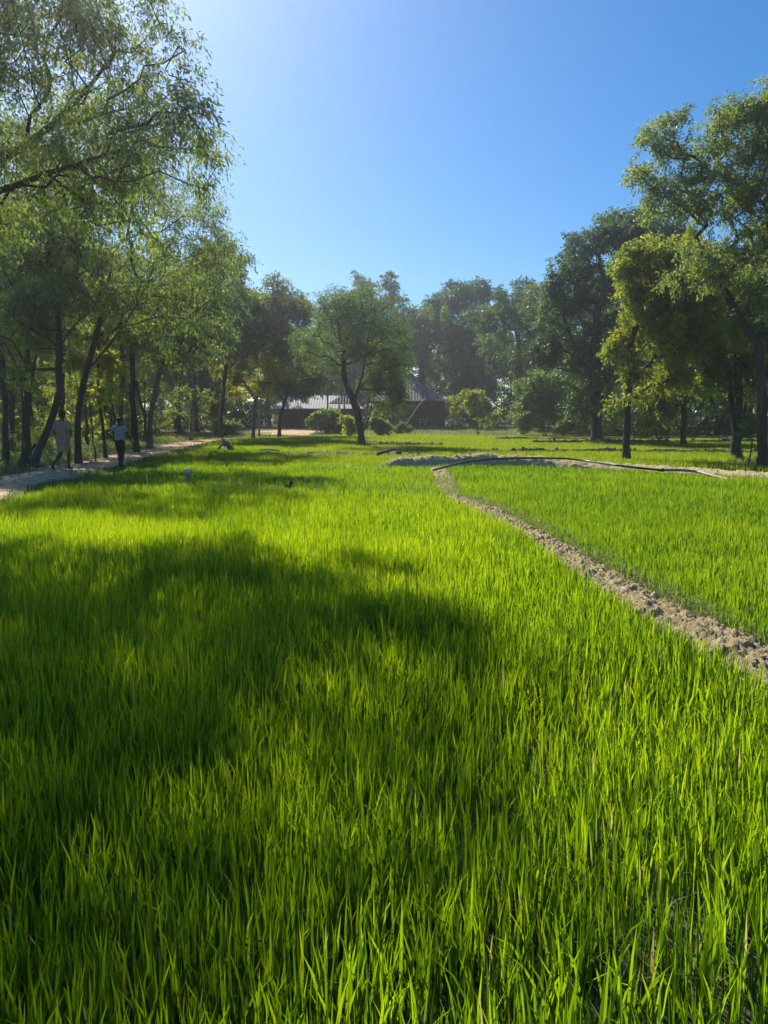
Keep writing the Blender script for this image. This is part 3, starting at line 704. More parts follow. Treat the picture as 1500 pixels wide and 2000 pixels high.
# dark dense tree at the right
P = foot(TL(47, (1165, 846), (1165, 780), (1160, 700), (1165, 620), (1180, 540)))
make_tree('tree', 'big dense blue-green tree left of the yellow-green ones on the right', 'tree', [(P, 3)],
          PB(47, (1190, 460, 60, 42), (1140, 480, 42, 42), (1230, 450, 50, 40), (1120, 540, 50, 45), (1190, 540, 80, 60), (1080, 600, 45, 35), (1150, 620, 80, 55), (1110, 680, 60, 40), (1190, 700, 70, 50), (1150, 770, 60, 35, -1), (1290, 480, 60, 60), (1150, 735, 40, 15, -3), (1160, 775, 30, 12, -3)),
          .33, 720, 110, 'deep', 'bark_dark', .65, .19, .08, .35, vc=(.2, .85))
# E: single trunk tree in the field
P = foot(TL(27.5, (1225, 891), (1224, 840), (1226, 780), (1228, 720), (1236, 650), (1262, 570)))
P2 = TL(27.5, (1228, 775), (1250, 760, -.3), (1285, 745, -.5)); P3 = TL(27.5, (1226, 785), (1212, 790, -.2), (1202, 785, -.3))
make_tree('tree', 'yellow-green tree with a single bare straight trunk standing in the right-hand rice', 'tree', [(P, 2.6)],
          PB(27.5, (1300, 515, 58, 42), (1230, 530, 38, 45), (1240, 610, 45, 45), (1320, 560, 80, 60), (1310, 660, 75, 45), (1225, 680, 30, 28), (1380, 620, 60, 60), (1255, 742, 38, 22), (1300, 730, 40, 22), (1203, 782, 14, 16), (1350, 530, 60, 40), (1240, 775, 22, 14), (1350, 740, 40, 22), (1210, 640, 25, 25)),
            .125, 800, 100, 'lime', 'bark_dark', .42, .125, .05, .5, .12, vc=(.15, .7))
# G: tall tree at the right edge
P = foot(TL(23.5, (1490, 915), (1489, 840), (1487, 760), (1484, 690), (1480, 600), (1478, 500), (1475, 420)))
P2 = TL(23.5, (1484, 690), (1450, 620, .3), (1400, 540, .6), (1350, 440, 1), (1310, 360, 1.2)); P3 = TL(23.5, (1487, 760), (1520, 650), (1540, 520), (1530, 380))
make_tree('tree', 'tallest light green tree with a thick pale-streaked trunk at the right edge', 'tree', [(P, 4), (P2, 4), (P3, 4)],
          PB(23.5, (1455, 225, 55, 48), (1500, 210, 50, 50), (1410, 290, 50, 45), (1310, 270, 50, 38), (1265, 300, 30, 42), (1270, 350, 38, 35), (1350, 330, 60, 45), (1470, 330, 80, 60), (1320, 390, 60, 38), (1410, 420, 75, 50), (1540, 300, 60, 80), (1560, 450, 80, 90), (1470, 500, 80, 60), (1380, 520, 60, 50), (1490, 600, 60, 50), (1580, 600, 60, 70)),
          .15, 950, 82, 'ash', 'bark_dark', .44, .115, .04, .5, .30, vc=(.3, .82))
# F: multi-stemmed dark trunks
P = foot(TL(29, (1440, 886), (1436, 840), (1428, 790), (1424, 720), (1410, 640)))
P2 = TL(29, (1440, 870), (1452, 820, .1), (1460, 760, .3), (1456, 690, .5)); P3 = TL(29, (1438, 850), (1446, 790, -.3), (1440, 720, -.5), (1446, 650, -.7))
make_tree('tree', 'dark multi-stemmed tree with its foot in shadow beside the right edge tree', 'tree', [(P, 3.5), (P2, 3.5), (P3, 3.5)],
          PB(29, (1400, 640, 60, 40), (1450, 620, 60, 50), (1380, 690, 50, 25), (1490, 680, 50, 40), (1430, 560, 70, 50), (1350, 640, 40, 40), (1370, 735, 50, 25), (1480, 750, 35, 25), (1430, 720, 40, 25)), .18, 420, 85, 'mid', 'bark_dark', .55, .14, .055, .5)

P = foot(TL(41, (1335, 858), (1336, 800), (1332, 740), (1330, 660)))
make_tree('tree', 'dark leafy tree filling the gap between the lone bare trunk and the edge trees', 'tree', [(P, 1.5)],
          PB(41, (1320, 640, 60, 45), (1370, 700, 60, 45), (1290, 720, 45, 35), (1340, 770, 60, 30), (1420, 760, 50, 30), (1400, 640, 50, 40), (1280, 780, 25, 18)), .14, 420, 90, 'deep', 'bark_dark', .65, .18, .08, .4, vc=(.2, .85))
# undergrowth individuals ------------------------------------------------
def shrub(name, label, cat, d, px, pyb, blobs, leaf, ntip, per, spread, Ln, Wd, stems=5, bark='bark_dark', R0=.05, **kw):
    base = at(px, pyb, d); base[2] = g1(base[0], base[1])
    B = PB(d, *blobs); tr = []
    for k in range(stems):
        b_ = B[k % len(B)]; tp = np.array(b_[:3])+rng.normal(0, .2, 3)*b_[5]
        f = base+np.array([rng.normal(0, .06), rng.normal(0, .06), 0]) if k else base
        mid_ = f*.5+tp*.5+np.array([0, 0, .1]); tr.append(([f, mid_, tp], .15))
    return make_tree(name, label, cat, tr, B, R0, ntip, per, leaf, bark, spread*1.1, Ln, Wd, .35, .3, step=.3, **kw)
shrub('shrub', 'rounded yellow-green shrub right of the hip-roofed house', 'shrub', 68, 935, 838, [(925, 780, 32, 22), (900, 790, 22, 16), (950, 800, 28, 22), (925, 765, 18, 12)], 'lime', 110, 70, .45, .20, .09, vc=(.1, .6))
shrub('shrub', 'creeper-draped mound of pale leaves at the back right of the fields', 'shrub', 62, 1065, 842, [(1060, 760, 40, 30), (1035, 780, 25, 40), (1090, 780, 40, 40), (1060, 810, 45, 30), (1020, 810, 20, 25)], 'mid', 300, 85, .6, .20, .10, vc=(.3, .9))
shrub('shrub', 'yellow-leaved sapling behind the lone bare-trunk tree at right', 'shrub', 44, 1290, 852, [(1290, 800, 22, 14), (1270, 820, 16, 14), (1300, 815, 14, 14), (1268, 830, 10, 12)], 'lime', 60, 55, .4, .17, .09, vc=(.5, 1))
shrub('shrub', 'large leafy bush in front of the shed wall', 'shrub', 71, 640, 846, [(622, 822, 14, 14), (648, 824, 20, 15), (640, 812, 18, 8), (664, 832, 12, 10)], 'mid', 170, 85, .5, .26, .13, vc=(.3, .9))
shrub('shrub', 'pale leafy bush right of the lone field tree trunk', 'shrub', 62, 740, 848, [(738, 822, 14, 14), (745, 835, 14, 10), (732, 838, 12, 8)], 'mid', 60, 70, .4, .2, .11, vc=(.5, 1))
shrub('shrub', 'small bright bush left of the lone field tree trunk', 'shrub', 60, 682, 848, [(682, 830, 9, 13), (690, 838, 10, 8)], 'lime', 34, 60, .4, .2, .11, vc=(.4, .9))
shrub('shrub', 'low spiky bush at the foot of the leaning bamboo pole', 'shrub', 70, 785, 846, [(780, 836, 12, 7), (792, 834, 10, 7)], 'mid', 36, 60, .35, .22, .07, vc=(.2, .6))
shrub('sapling', 'big-leaved sapling with yellow backlit leaves near the left edge', 'sapling', 24, 44, 895, [(42, 745, 12, 14), (55, 760, 12, 10), (30, 760, 10, 10)], 'lime', 9, 8, .30, .24, .15, stems=1, R0=.022, vc=(.7, 1))
shrub('sapling', 'big-leaved sapling with bright backlit leaves between the walking people', 'sapling', 26, 186, 890, [(170, 745, 10, 15), (180, 770, 12, 16), (200, 765, 14, 12)], 'lime', 12, 10, .30, .24, .15, stems=1, R0=.022, vc=(.6, 1))
shrub('sapling', 'short leafy sapling beside the foot of the edge tree at right', 'sapling', 24.5, 1462, 905, [(1468, 830, 10, 12), (1462, 850, 9, 10)], 'mid', 16, 26, .25, .12, .07, stems=1, R0=.02, vc=(.4, .9))
shrub('shrub', 'pale bush in the dark gap beside the creeper mound', 'shrub', 58, 1100, 846, [(1095, 825, 9, 14), (1112, 822, 9, 14)], 'lime', 40, 60, .35, .18, .09, vc=(.2, .7))
shrub('shrub', 'low leafy bush left of the two thin trunks by the shed', 'shrub', 60, 440, 850, [(432, 832, 16, 12), (450, 838, 14, 10)], 'mid', 60, 70, .45, .2, .1, vc=(.4, .9))

# woodland trees that look alike ------------------------------------------
protos = []
def proto(kind, leaf, bark, seedless, H, W_, ntip=170, per=80, sp=.9, Ln=.30, Wd=.13):
    global rng
    base = np.array([0., 0, 0]); top = H
    tr = [([base, (rng.normal(0, .2), rng.normal(0, .2), H*.25), (rng.normal(0, .5), rng.normal(0, .5), H*.55), (rng.normal(0, .7), rng.normal(0, .7), H*.8)], H*.28)]
    bl = []
    for k in range(9):
        z = H*rng.uniform(.38, .92); s = W_*(1-.55*abs(z/H-.6)); a = rng.uniform(0, 2*pi); r = s*rng.uniform(.2, .62)
        bl.append((math.cos(a)*r, math.sin(a)*r, z, s*rng.uniform(.35, .55), s*rng.uniform(.35, .55), H*rng.uniform(.09, .16)))
    t = make_tree('woodland_tree', 'x', 'tree', tr, bl, H*.018+.05, ntip, per, leaf, bark, sp, Ln, Wd, .4, .35, step=.9, nside=7, rmin=.015)
    t['used'] = 0; protos.append(t); return t
proto('a', 'mid', 'bark_dark', 0, 12, 5.0, 190, 90)
proto('b', 'deep', 'bark_dark', 0, 14, 5.5, 210, 90)
proto('c', 'olive', 'bark_grey', 0, 11, 4.5, 170, 85)
proto('d', 'ash', 'bark_dark', 0, 10, 4.2, 150, 80, .8)
def slender():
    base = np.array([0., 0, 0]); tr = [([base, (.1, 0, 3), (.0, .15, 6), (.3, .1, 9.5)], 4.0), ([(.05, 0, 1.5), (-.5, .2, 4), (-.9, .3, 7.5)], 4.0)]
    bl = [(rng.normal(0, .7), rng.normal(0, .7), z, rng.uniform(.9, 1.5), rng.uniform(.9, 1.5), rng.uniform(.6, 1.1)) for z in (4.5, 5.5, 6.5, 7.4, 8.3, 9.2, 10)]
    t = make_tree('young_tree', 'x', 'tree', tr, bl, .085, 150, 62, 'mid', 'bark_dark', .5, .15, .055, .4, .35, nside=7, rmin=.010, vc=(.3, .9)); t['used'] = 0; protos.append(t)
slender()
def place(root, x, y, s, rz, label, group, cat='tree'):
    if root['used'] == 0: r = root
    else:
        r = root.copy(); COL.objects.link(r)
        for ch in root.children:
            c = ch.copy(); COL.objects.link(c); c.parent = r
    root['used'] = root['used']+1
    r.location = (x, y, g1(x, y)); r.scale = (s, s, s*rng.uniform(.92, 1.08)); r.rotation_euler = (0, 0, rz)
    tag(r, label, cat, group); return r
def zone(n, xr, yr, ks, sr, label, group, ok=None, mind=3.2):
    pts = []; tries = 0
    while len(pts) < n and tries < 5000:
        tries += 1; x = rng.uniform(*xr); y = rng.uniform(*yr)
        if ok and not ok(x, y): continue
        if any((x-a)**2+(y-b_)**2 < mind**2 for a, b_ in pts): continue
        pts.append((x, y))
    for x, y in pts: place(protos[rng.choice(ks)], x, y, rng.uniform(*sr), rng.uniform(0, 6.28), label, group)
def fovx(y, m=.56): return m*y+2
zone(16, (-24, -12), (29, 52), [4], (.8, 1.1), 'slender pole-like young tree among the bigger trunks left of the path', 'young trees left of the path', lambda x, y: x > -fovx(y) and x < float(path_x(y))-2.5, 1.8)
zone(18, (-46, -14), (53, 80), [0, 2, 3, 0], (.75, 1.0), 'slender dark-stemmed tree in the wood left of the path', 'trees in the wood left of the path', lambda x, y: x > -fovx(y) and x < float(path_x(y))-4.5-.10*(y-36), 3.6)
zone(12, (-52, -12), (80, 100), [0, 1, 2], (.8, 1.0), 'distant green tree in the wood behind the shed', 'trees behind the shed', lambda x, y: x > -fovx(y), 4.5)
zone(10, (-12, 16), (93, 108), [0, 1, 2], (.85, 1.05), 'distant green tree in the wood behind the hip-roofed house', 'trees behind the hip-roofed house', None, 4.5)
zone(13, (12, 34), (68, 92), [0, 1], (.85, 1.1), 'dark green tree in the wood at the back right', 'trees at the back right', None, 4.2)
zone(10, (20, 42), (42, 66), [1, 0], (.8, 1.02), 'dense dark tree in the shaded wood behind the right-hand rice', 'trees behind the right-hand rice', lambda x, y: x < fovx(y, .62) and x > 19, 4.0)
for t in protos: del t['used']

# low undergrowth and the far mass of the wood
LMu = []
def under(n, fx, per, spread, hmax, Ln, Wd):
    P = np.array([fx() for _ in range(n)]); z = gh(P[:, 0], P[:, 1])+rng.uniform(.1, 1, n)**1.3*hmax
    T = np.stack([P[:, 0], P[:, 1], z], -1); d = rng.normal(size=(n, 3)); d[:, 2] = abs(d[:, 2]); d /= np.linalg.norm(d, axis=1, keepdims=True)
    LMu.append(leaf_arrays(T, d, per, spread, Ln, Wd, .3, vmean=rng.uniform(.05, .72, n)))
def lz():
    y = rng.uniform(44, 78); return (rng.uniform(-.56*y-2, float(path_x(y))-4-.1*(y-40)), y)
under(900, lz, 55, .7, 4.6, .20, .10)
under(360, lz, 60, .6, 1.3, .20, .10)
under(160, lambda: (lambda y: (rng.uniform(-.56*y-2, float(path_x(y))-5), y))(rng.uniform(34, 50)), 45, .45, .8, .16, .09)
stuff('undergrowth', LMu, LM['lime'], 'sunlit undergrowth of low bushes beneath the wood left of the path', 'undergrowth')
LMu = []
under(900, lambda: (rng.uniform(-16, 34), rng.uniform(88, 96)), 60, .9, 6.0, .30, .15)
under(420, lambda: (lambda y: (rng.uniform(14+.16*(84-y), .56*y+2), y))(rng.uniform(58, 84)), 60, .8, 4.6, .26, .13)
under(620, lambda: (lambda x: (x, 54+rng.uniform(0, 6)-.1*(x-17)))(rng.uniform(15, 38)), 60, .7, 4.6, .22, .11)
under(260, lambda: (rng.uniform(-30, -13), rng.uniform(78, 86)), 60, .8, 3.0, .28, .14)
stuff('undergrowth', LMu, LM['deep'], 'dark tangled undergrowth closing the wood behind the houses and far fields', 'undergrowth')
LMu = []
def farm():
    a = rng.uniform(-.68, .68); y = rng.uniform(112, 150); return (a*y, y)
under(1900, farm, 60, 1.5, 14.5, .6, .32)
def farl():
    y = rng.uniform(60, 120); return (-.56*y-rng.uniform(2, 14), y)
def farr():
    y = rng.uniform(45, 110); return (.60*y+rng.uniform(2, 14), y)
under(500, farl, 55, 1.4, 10, .5, .26); under(500, farr, 55, 1.4, 10, .5, .26)
stuff('woodland', LMu, LM['mid'], 'far-off mass of the wood closing the view beyond all the single trees', 'wood')

# ------------------------------------------------------------------ houses
tin = surf_mat('tin_sheet', [(.3, (.28, .255, .25)), (.55, (.42, .39, .38)), (.8, (.52, .49, .48))], 3, 6, .7, .1, 8, .01, metallic=0, spec=.3, stretch=(1, 1, .3))
rust = surf_mat('rusted_tin', [(.30, (.07, .06, .058)), (.45, (.12, .10, .095)), (.58, (.19, .145, .125)), (.68, (.32, .24, .20)), (.8, (.16, .135, .125))], 1.6, 5, .75, .15, 8, .01, metallic=0, stretch=(2.2, .35, .35))
wall_m = surf_mat('brown_wall', [(.3, (.055, .030, .025)), (.6, (.085, .050, .042)), (.8, (.11, .07, .06))], 2, 6, .9, .3, 20, .02)
wall_d = surf_mat('dark_wall', [(.3, (.035, .032, .030)), (.6, (.06, .055, .05)), (.8, (.09, .08, .07))], 2, 6, .9, .3, 20, .02)
wood_d = surf_mat('dark_timber', [(.3, (.04, .022, .016)), (.6, (.075, .045, .035)), (.8, (.11, .07, .05))], 5, 6, .8, .4, 20, .01, stretch=(1, 1, .2))
conc = surf_mat('porch_floor', [(.3, (.10, .10, .10)), (.7, (.20, .19, .18))], 3, 6, .9, .3, 20, .01)
def corr(name, p00, p10, p11, p01, pitch, amp, mat, parent):
    """corrugated sheet: p00-p10 eave, p01-p11 ridge; the ribs run straight up the slope and are cut by the hips"""
    p00, p10, p11, p01 = [np.array(p, float) for p in (p00, p10, p11, p01)]
    e = p10-p00; W_ = np.linalg.norm(e); e = e/W_
    a = (p01-p00).dot(e); b = (p11-p00).dot(e); up = (p01-p00)-e*a; nrm = np.cross(e, up); nrm /= np.linalg.norm(nrm)
    us = sorted(set([round(k*pitch/4, 4) for k in range(int(W_/pitch*4)+1)]+[a, b, W_])); us = [u for u in us if -1e-6 <= u <= W_+1e-6]
    V = []; Fc = []; n = len(us)
    for u in us:
        v = 1.0
        if a > 1e-6: v = min(v, u/a)
        if W_-b > 1e-6: v = min(v, (W_-u)/(W_-b))
        v = max(v, .002); am = math.sin(u/pitch*2*pi)*amp*min(1, v*4)
        V.append(p00+e*u+nrm*am); V.append(p00+e*u+up*v+nrm*am)
    for i in range(n-1): Fc.append((2*i, 2*i+2, 2*i+3, 2*i+1))
    k = len(V); V += [p_-nrm*(amp+.015) for p_ in list(V)]
    Fc += [tuple(k+j for j in reversed(f)) for f in Fc[:n-1]]
    Fc += [(2*i, k+2*i, k+2*i+2, 2*i+2) for i in range(n-1)]+[(2*i+1, 2*i+3, k+2*i+3, k+2*i+1) for i in range(n-1)]
    Fc += [(0, 1, k+1, k), (2*n-2, k+2*n-2, k+2*n-1, 2*n-1)]
    return link(name, mk_mesh(name, np.array(V), faces=Fc, mat=mat, smooth=False), parent)

# shed
D = 80.0; s = D/F; gz = g1(-8, 80)
def X(px): return (px-750)*s
def Z(py): return at(750, py, D)[2]
sh = empty('shed', (X(610), D, gz)); tag(sh, 'long low brown shed with a pale corrugated tin roof', 'shed')
o0 = Vector(sh.location)
def loc(p): return tuple(Vector(p)-o0)
ze, zr = Z(798), Z(771)
m = MB(); x0, x1 = X(545), X(706); y0, y1 = 80.6, 85.0; H = ze-.05
m.box(loc(((x0+x1)/2, y0, (gz+H)/2)), (x1-x0, .18, H-gz)); m.box(loc(((x0+x1)/2, y1, (gz+H)/2)), (x1-x0, .18, H-gz))
m.box(loc((x0+.09, (y0+y1)/2, (gz+H)/2)), (.18, y1-y0-.19, H-gz)); m.box(loc((x1-.09, (y0+y1)/2, (gz+H)/2)), (.18, y1-y0-.19, H-gz))
m.build('wall', wall_m, sh)
corr('roof', loc((X(532), 79.6, ze)), loc((X(712), 79.6, ze)), loc((X(676), 82.8, zr)), loc((X(560), 82.8, zr)), .28, .010, tin, sh)
corr('roof', loc((X(712), 86.0, ze)), loc((X(532), 86.0, ze)), loc((X(560), 82.83, zr)), loc((X(676), 82.83, zr)), .28, .010, tin, sh)
m = MB(); m.box(loc(((x0+x1)/2+.6, 79.68, ze-.13)), (x1-x0+1.2, .05, .14)); m.build('fascia', wood_d, sh)
m = MB(); m.box(loc((X(575), y0-.11, gz+1.0)), (.95, .05, 1.95)); m.build('door', wood_d, sh)
for px in (560, 600, 642, 680):
    m = MB(); m.bar(loc((X(px), 79.75, gz)), loc((X(px), 79.75, ze-.2)), .12); m.build('post', wood_d, sh)
# open porch shelter
pg = empty('porch_shelter', (X(664), 78.3, gz)); tag(pg, 'small brown open shelter roof on posts in front of the pale tin roof', 'shelter')
o0 = Vector(pg.location); s2 = 78.3/F
def X2(px): return (px-750)*s2
def Z2(py): return at(750, py, 78.3)[2]
corr('roof', loc((X2(644), 77.4, Z2(788))), loc((X2(706), 77.4, Z2(790))), loc((X2(690), 78.4, Z2(774))), loc((X2(664), 78.4, Z2(774))), .28, .03, rust, pg)
corr('roof', loc((X2(706), 79.4, Z2(788))), loc((X2(644), 79.4, Z2(788))), loc((X2(664), 78.43, Z2(774))), loc((X2(690), 78.43, Z2(774))), .28, .03, rust, pg)
for px in (664, 674, 703):
    m = MB(); m.bar(loc((X2(px), 77.6, gz)), loc((X2(px), 77.6, Z2(789)-.05)), .13); m.build('post', wood_d, pg)
m = MB(); m.bar(loc((X2(642), 77.6, gz)), loc((X2(642), 77.6, Z2(770))), .16); m.build('post', wood_d, pg)
m = MB(); m.box(loc((X2(684), 77.6, gz+1.35)), (X2(703)-X2(664), .05, .5)); m.build('panel', wall_m, pg)
# hip-roofed house
gz = g1(3, 80)
hs = empty('house', (X(797), D+1, gz)); tag(hs, 'dark house with a tall rusty hipped tin roof and shaded veranda', 'house')
o0 = Vector(hs.location)
zE, zA = Z(783), Z(733); xl, xr = X(722), X(873); yf, yb = 79.0, 87.2; ax0, ax1 = X(790), X(805); ay = 83.1
corr('roof', loc((xl, yf, zE)), loc((xr, yf, zE)), loc((ax1, ay, zA)), loc((ax0, ay, zA)), .3, .016, rust, hs)
corr('roof', loc((xr, yf, zE)), loc((xr, yb, zE)), loc((ax1, ay+.05, zA)), loc((ax1, ay, zA)), .3, .016, rust, hs)
corr('roof', loc((xr, yb, zE)), loc((xl, yb, zE)), loc((ax0, ay+.05, zA)), loc((ax1, ay+.05, zA)), .3, .016, rust, hs)
corr('roof', loc((xl, yb, zE)), loc((xl, yf, zE)), loc((ax0, ay, zA)), loc((ax0, ay+.05, zA)), .3, .016, rust, hs)
m = MB(); m.box(loc(((ax0+ax1)/2, ay+.02, zA+.03)), (ax1-ax0+.25, .25, .1)); m.build('ridge_cap', rust, hs)
m = MB(); wy = 81.6
m.box(loc(((xl+xr)/2, wy, (gz+zE)/2)), (xr-xl-1.0, .2, zE-gz-.05)); m.box(loc(((xl+xr)/2, 86.4, (gz+zE)/2)), (xr-xl-1.0, .2, zE-gz-.05))
m.box(loc((xl+.62, 84, (gz+zE)/2)), (.2, 4.55, zE-gz-.05)); m.box(loc((xr-.62, 84, (gz+zE)/2)), (.2, 4.55, zE-gz-.05))
m.build('wall', wall_d, hs)
m = MB(); m.box(loc((X(855), 80.4, (gz+zE)/2)), (1.3, .15, zE-gz-.06)); m.build('veranda_screen', wall_m, hs)
m = MB(); m.box(loc(((xl+xr)/2, 80.4, gz+.12)), (xr-xl-.5, 2.2, .3)); m.build('veranda_floor', conc, hs)
for px in (732, 765, 800, 842, 866):
    m = MB(); m.bar(loc((X(px), 79.4, gz)), loc((X(px), 79.4, zE-.1)), .13); m.build('post', wood_d, hs)
m = MB(); m.box(loc((X(815), wy-.12, gz+1.3)), (.95, .06, 2.0)); m.build('door', wood_d, hs)
m = MB(); m.box(loc((X(780), wy-.115, gz+1.75)), (1.1, .04, .9)); m.build('window', conc, hs)
# veranda chairs
pale = surf_mat('pale_wood', [(.3, (.34, .31, .27)), (.7, (.52, .48, .42))], 8, 4, .7, .2, 30, .005)
def chair(x, label):
    c = empty('chair', (x, 79.95, gz+.27)); tag(c, label, 'chair', 'wooden chairs on the veranda')
    for yy in (-.24, .24):
        m = MB(); m.bar((-.42, yy, 0), (-.42, yy, .66), .055); m.bar((.12, yy, 0), (.34, yy, .42), .055); m.bar((-.46, yy, .66), (.34, yy, .63), .06)
        m.bar((-.42, yy, .36), (.20, yy, .30), .055)
        m.build('side_frame', pale, c)
    m = MB()
    for k in range(7): m.bar((-.36+k*.09, -.23, .375-k*.01), (-.36+k*.09, .23, .375-k*.01), .05, .02)
    m.build('seat', pale, c)
    m = MB(); m.bar((.18, -.2, .3), (.52, -.2, .88), .045); m.bar((.18, .2, .3), (.52, .2, .88), .045)
    for k in range(5): m.bar((.23+k*.07, -.23, .40+k*.115), (.23+k*.07, .23, .40+k*.115), .05, .02)
    m.build('backrest', pale, c)
chair(X(788), 'left of the two pale wooden chairs on the house veranda')
chair(X(827), 'right one of the two pale wooden chairs on the house veranda')

# ------------------------------------------------------------------ smaller things
def log(name, label, cat, pts, rad, mat, n=9, side=None, jit=.12):
    b_ = np.array(pts[0]); r = empty(name, b_); tag(r, label, cat)
    m = MB(); m.tube(resample3(pts, 14)-b_, np.interp(np.linspace(0, 1, 14), np.linspace(0, 1, len(rad)), rad), n, True, jit); m.build('stem', mat, r, True)
    for sp, sr in (side or []):
        m = MB(); m.tube(resample3(sp, 8)-b_, np.linspace(sr[0], sr[1], 8), 6, True, jit); m.build('branch', mat, r, True)
    return r
def resample3(pts, n):
    P = np.array(pts, float); d = np.r_[0, np.cumsum(np.linalg.norm(np.diff(P, axis=0), axis=1))]; t = np.linspace(0, d[-1], n)
    Q = np.stack([np.interp(t, d, P[:, c]) for c in range(3)], -1); Q[1:-1] = (Q[:-2]+2*Q[1:-1]+Q[2:])/4; return Q
# leaning bamboo pole in front of the veranda
log('bamboo_pole', 'pale bent bamboo pole leaning up before the house veranda', 'pole', [at(784, 846, 74), at(800, 818, 74), at(815, 795, 74.2), at(832, 776, 74.4)], [.05, .045, .05, .03], pale, 8)
log('wooden_pole', 'thin pale vertical pole beside the yellowish tree left of the shed', 'pole', [at(506, 852, 53), at(506, 820, 53), at(507, 795, 53)], [.075, .07, .06], pale, 8)
# dead pale branches behind
for (a, b_, c, lb) in (((868, 745), (880, 715), (896, 683), 'left pale dead limb slanting up behind the hip-roofed house'), ((880, 752), (895, 728), (914, 706), 'right pale dead limb slanting up behind the hip-roofed house')):
    log('dead_branch', lb, 'branch', [at(a[0]-14, 828, 89), at(a[0], a[1], 89), at(b_[0], b_[1], 89), at(c[0], c[1], 89)], [.12, .10, .08, .04], M['dead_wood'], 7)
# driftwood stump at the path end
q0 = gr(432, 874, .15)
log('driftwood', 'weathered grey root stump lying where the path meets the rice', 'stump', [gr(455, 880, .12), at(444, 868, gr(455, 880, .12)[1]), at(434, 858, gr(455, 880, .12)[1])], [.10, .12, .05], M['dead_wood'], 9,
    [([at(440, 864, gr(455, 880, .12)[1]), at(430, 872, gr(455, 880, .12)[1]-.3), gr(424, 880, .12)], (.07, .03)), ([at(441, 864, gr(455, 880, .12)[1]), at(436, 874, gr(455, 880, .12)[1]-.3), gr(440, 882, .12)], (.06, .03))], .3)
q0 = gr(508, 879, .3); q1 = gr(545, 880, .3)
log('pole', 'thin pale pole lying along the low ridge on the left', 'pole', [q0, (q0+q1)/2+np.array([0, 0, .03]), q1], [.035, .035, .03], pale, 7, None, .05)
q0 = gr(737, 888, .25)
log('log', 'dark curved log propped on the ridge end below the lone tree', 'log', [q0+np.array([0, 0, .02]), at(752, 882, q0[1]+.2), at(766, 878, q0[1]+.4), at(783, 877, q0[1]+.5)], [.07, .06, .05, .03], M['bark_grey'], 8)
# broken forked stump at left
q0 = gr(42, 916, .1); q0[2] = g1(q0[0], q0[1]); Yd = q0[1]
log('broken_stump', 'short dark broken forked stump leaning beside the path at far left', 'stump', [q0-np.array([0, 0, .05]), at(46, 895, Yd), at(53, 878, Yd), at(56, 865, Yd)], [.13, .12, .10, .08], M['bark_dark'], 9,
    [([at(54, 884, Yd), at(62, 878, Yd), at(69, 868, Yd)], (.06, .045)), ([at(50, 888, Yd), at(57, 900, Yd), at(64, 912, Yd)], (.06, .05))], .2)
q0 = gr(16, 918, .1)
log('stake', 'thin upright wooden stake at the far left edge of the path', 'stake', [q0, q0+np.array([0, 0, .3]), q0+np.array([.01, 0, .55])], [.018, .018, .014], M['bark_dark'], 6)
# clod / stump in the weedy line
q0 = gr(569, 958, .1)
m = MB(); dd = ICO*(1+.5*(rng.random((len(ICO), 1))-.5))*np.array([.07, .06, .10]); m.add(dd, ICOF)
dd = ICO*(1+.5*(rng.random((len(ICO), 1))-.5))*np.array([.06, .05, .05])+np.array([-.08, 0, -.03]); m.add(dd, ICOF)
o = m.build('earth_clod', M['bark_dark'], None, False); o.location = q0+np.array([0, 0, .10]); tag(o, 'dark earth clod sticking up from the weedy line between two paddies', 'clod')
# marker post
q0 = gr(367, 952, .05); q0[2] = 0
mp = empty('marker_post', q0); tag(mp, 'short marker post with a white rounded cap standing in the left rice', 'post')
m = MB(); m.tube([(0, 0, 0), (0, 0, .2), (0, 0, .38)], .032, 10); m.build('post', surf_mat('weathered_post', [(.3, (.12, .11, .10)), (.7, (.3, .29, .27))], 9, 5, .8, .3, 30, .004), mp, True)
m = MB(); m.tube([(0, 0, .375), (0, 0, .40), (0, 0, .44), (0, 0, .47), (0, 0, .485)], [.045, .055, .055, .04, .015], 14); m.build('cap', surf_mat('white_plastic', [(.3, (.6, .6, .58)), (.7, (.75, .75, .73))], 9, 3, .5, 0), mp, True)
# irrigation pipe
blackp = surf_mat('black_plastic', [(.3, (.012, .012, .013)), (.7, (.04, .038, .036))], 6, 5, .42, .15, 20, .003, spec=.5)
greyp = surf_mat('grey_plastic', [(.3, (.17, .16, .15)), (.7, (.30, .28, .26))], 6, 5, .5, .15, 20, .003, spec=.5)
ip = empty('irrigation_pipe', gr(848, 918, .1)); tag(ip, 'long black and grey irrigation pipe lying over the cross ridge', 'pipe')
o0 = np.array(ip.location)
pts = [gr(846, 918, .18), gr(870, 912, .24), at(905, 903, 22.4), at(950, 897, 22.6), at(1000, 894.5, 22.8), at(1060, 894.5, 22.8), at(1115, 896, 22.7), at(1150, 901, 22.3), gr(1200, 908, .36), gr(1245, 914, .30), gr(1292, 918, .26)]
m = MB(); m.tube(resample3(pts, 46)-o0, .029, 10, True, .02); m.build('black_pipe', blackp, ip, True)
pts = [gr(1291, 918, .26), gr(1330, 918, .26), gr(1362, 921, .22), gr(1392, 929, .18), gr(1425, 937, .14)]
m = MB(); m.tube(resample3(pts, 24)-o0, .036, 10, True, .02); m.build('grey_pipe', greyp, ip, True)
m = MB(); m.tube(np.array([gr(1286, 917.5, .26), gr(1296, 918.3, .26)])-o0, .044, 10); m.build('joint', blackp, ip, True)

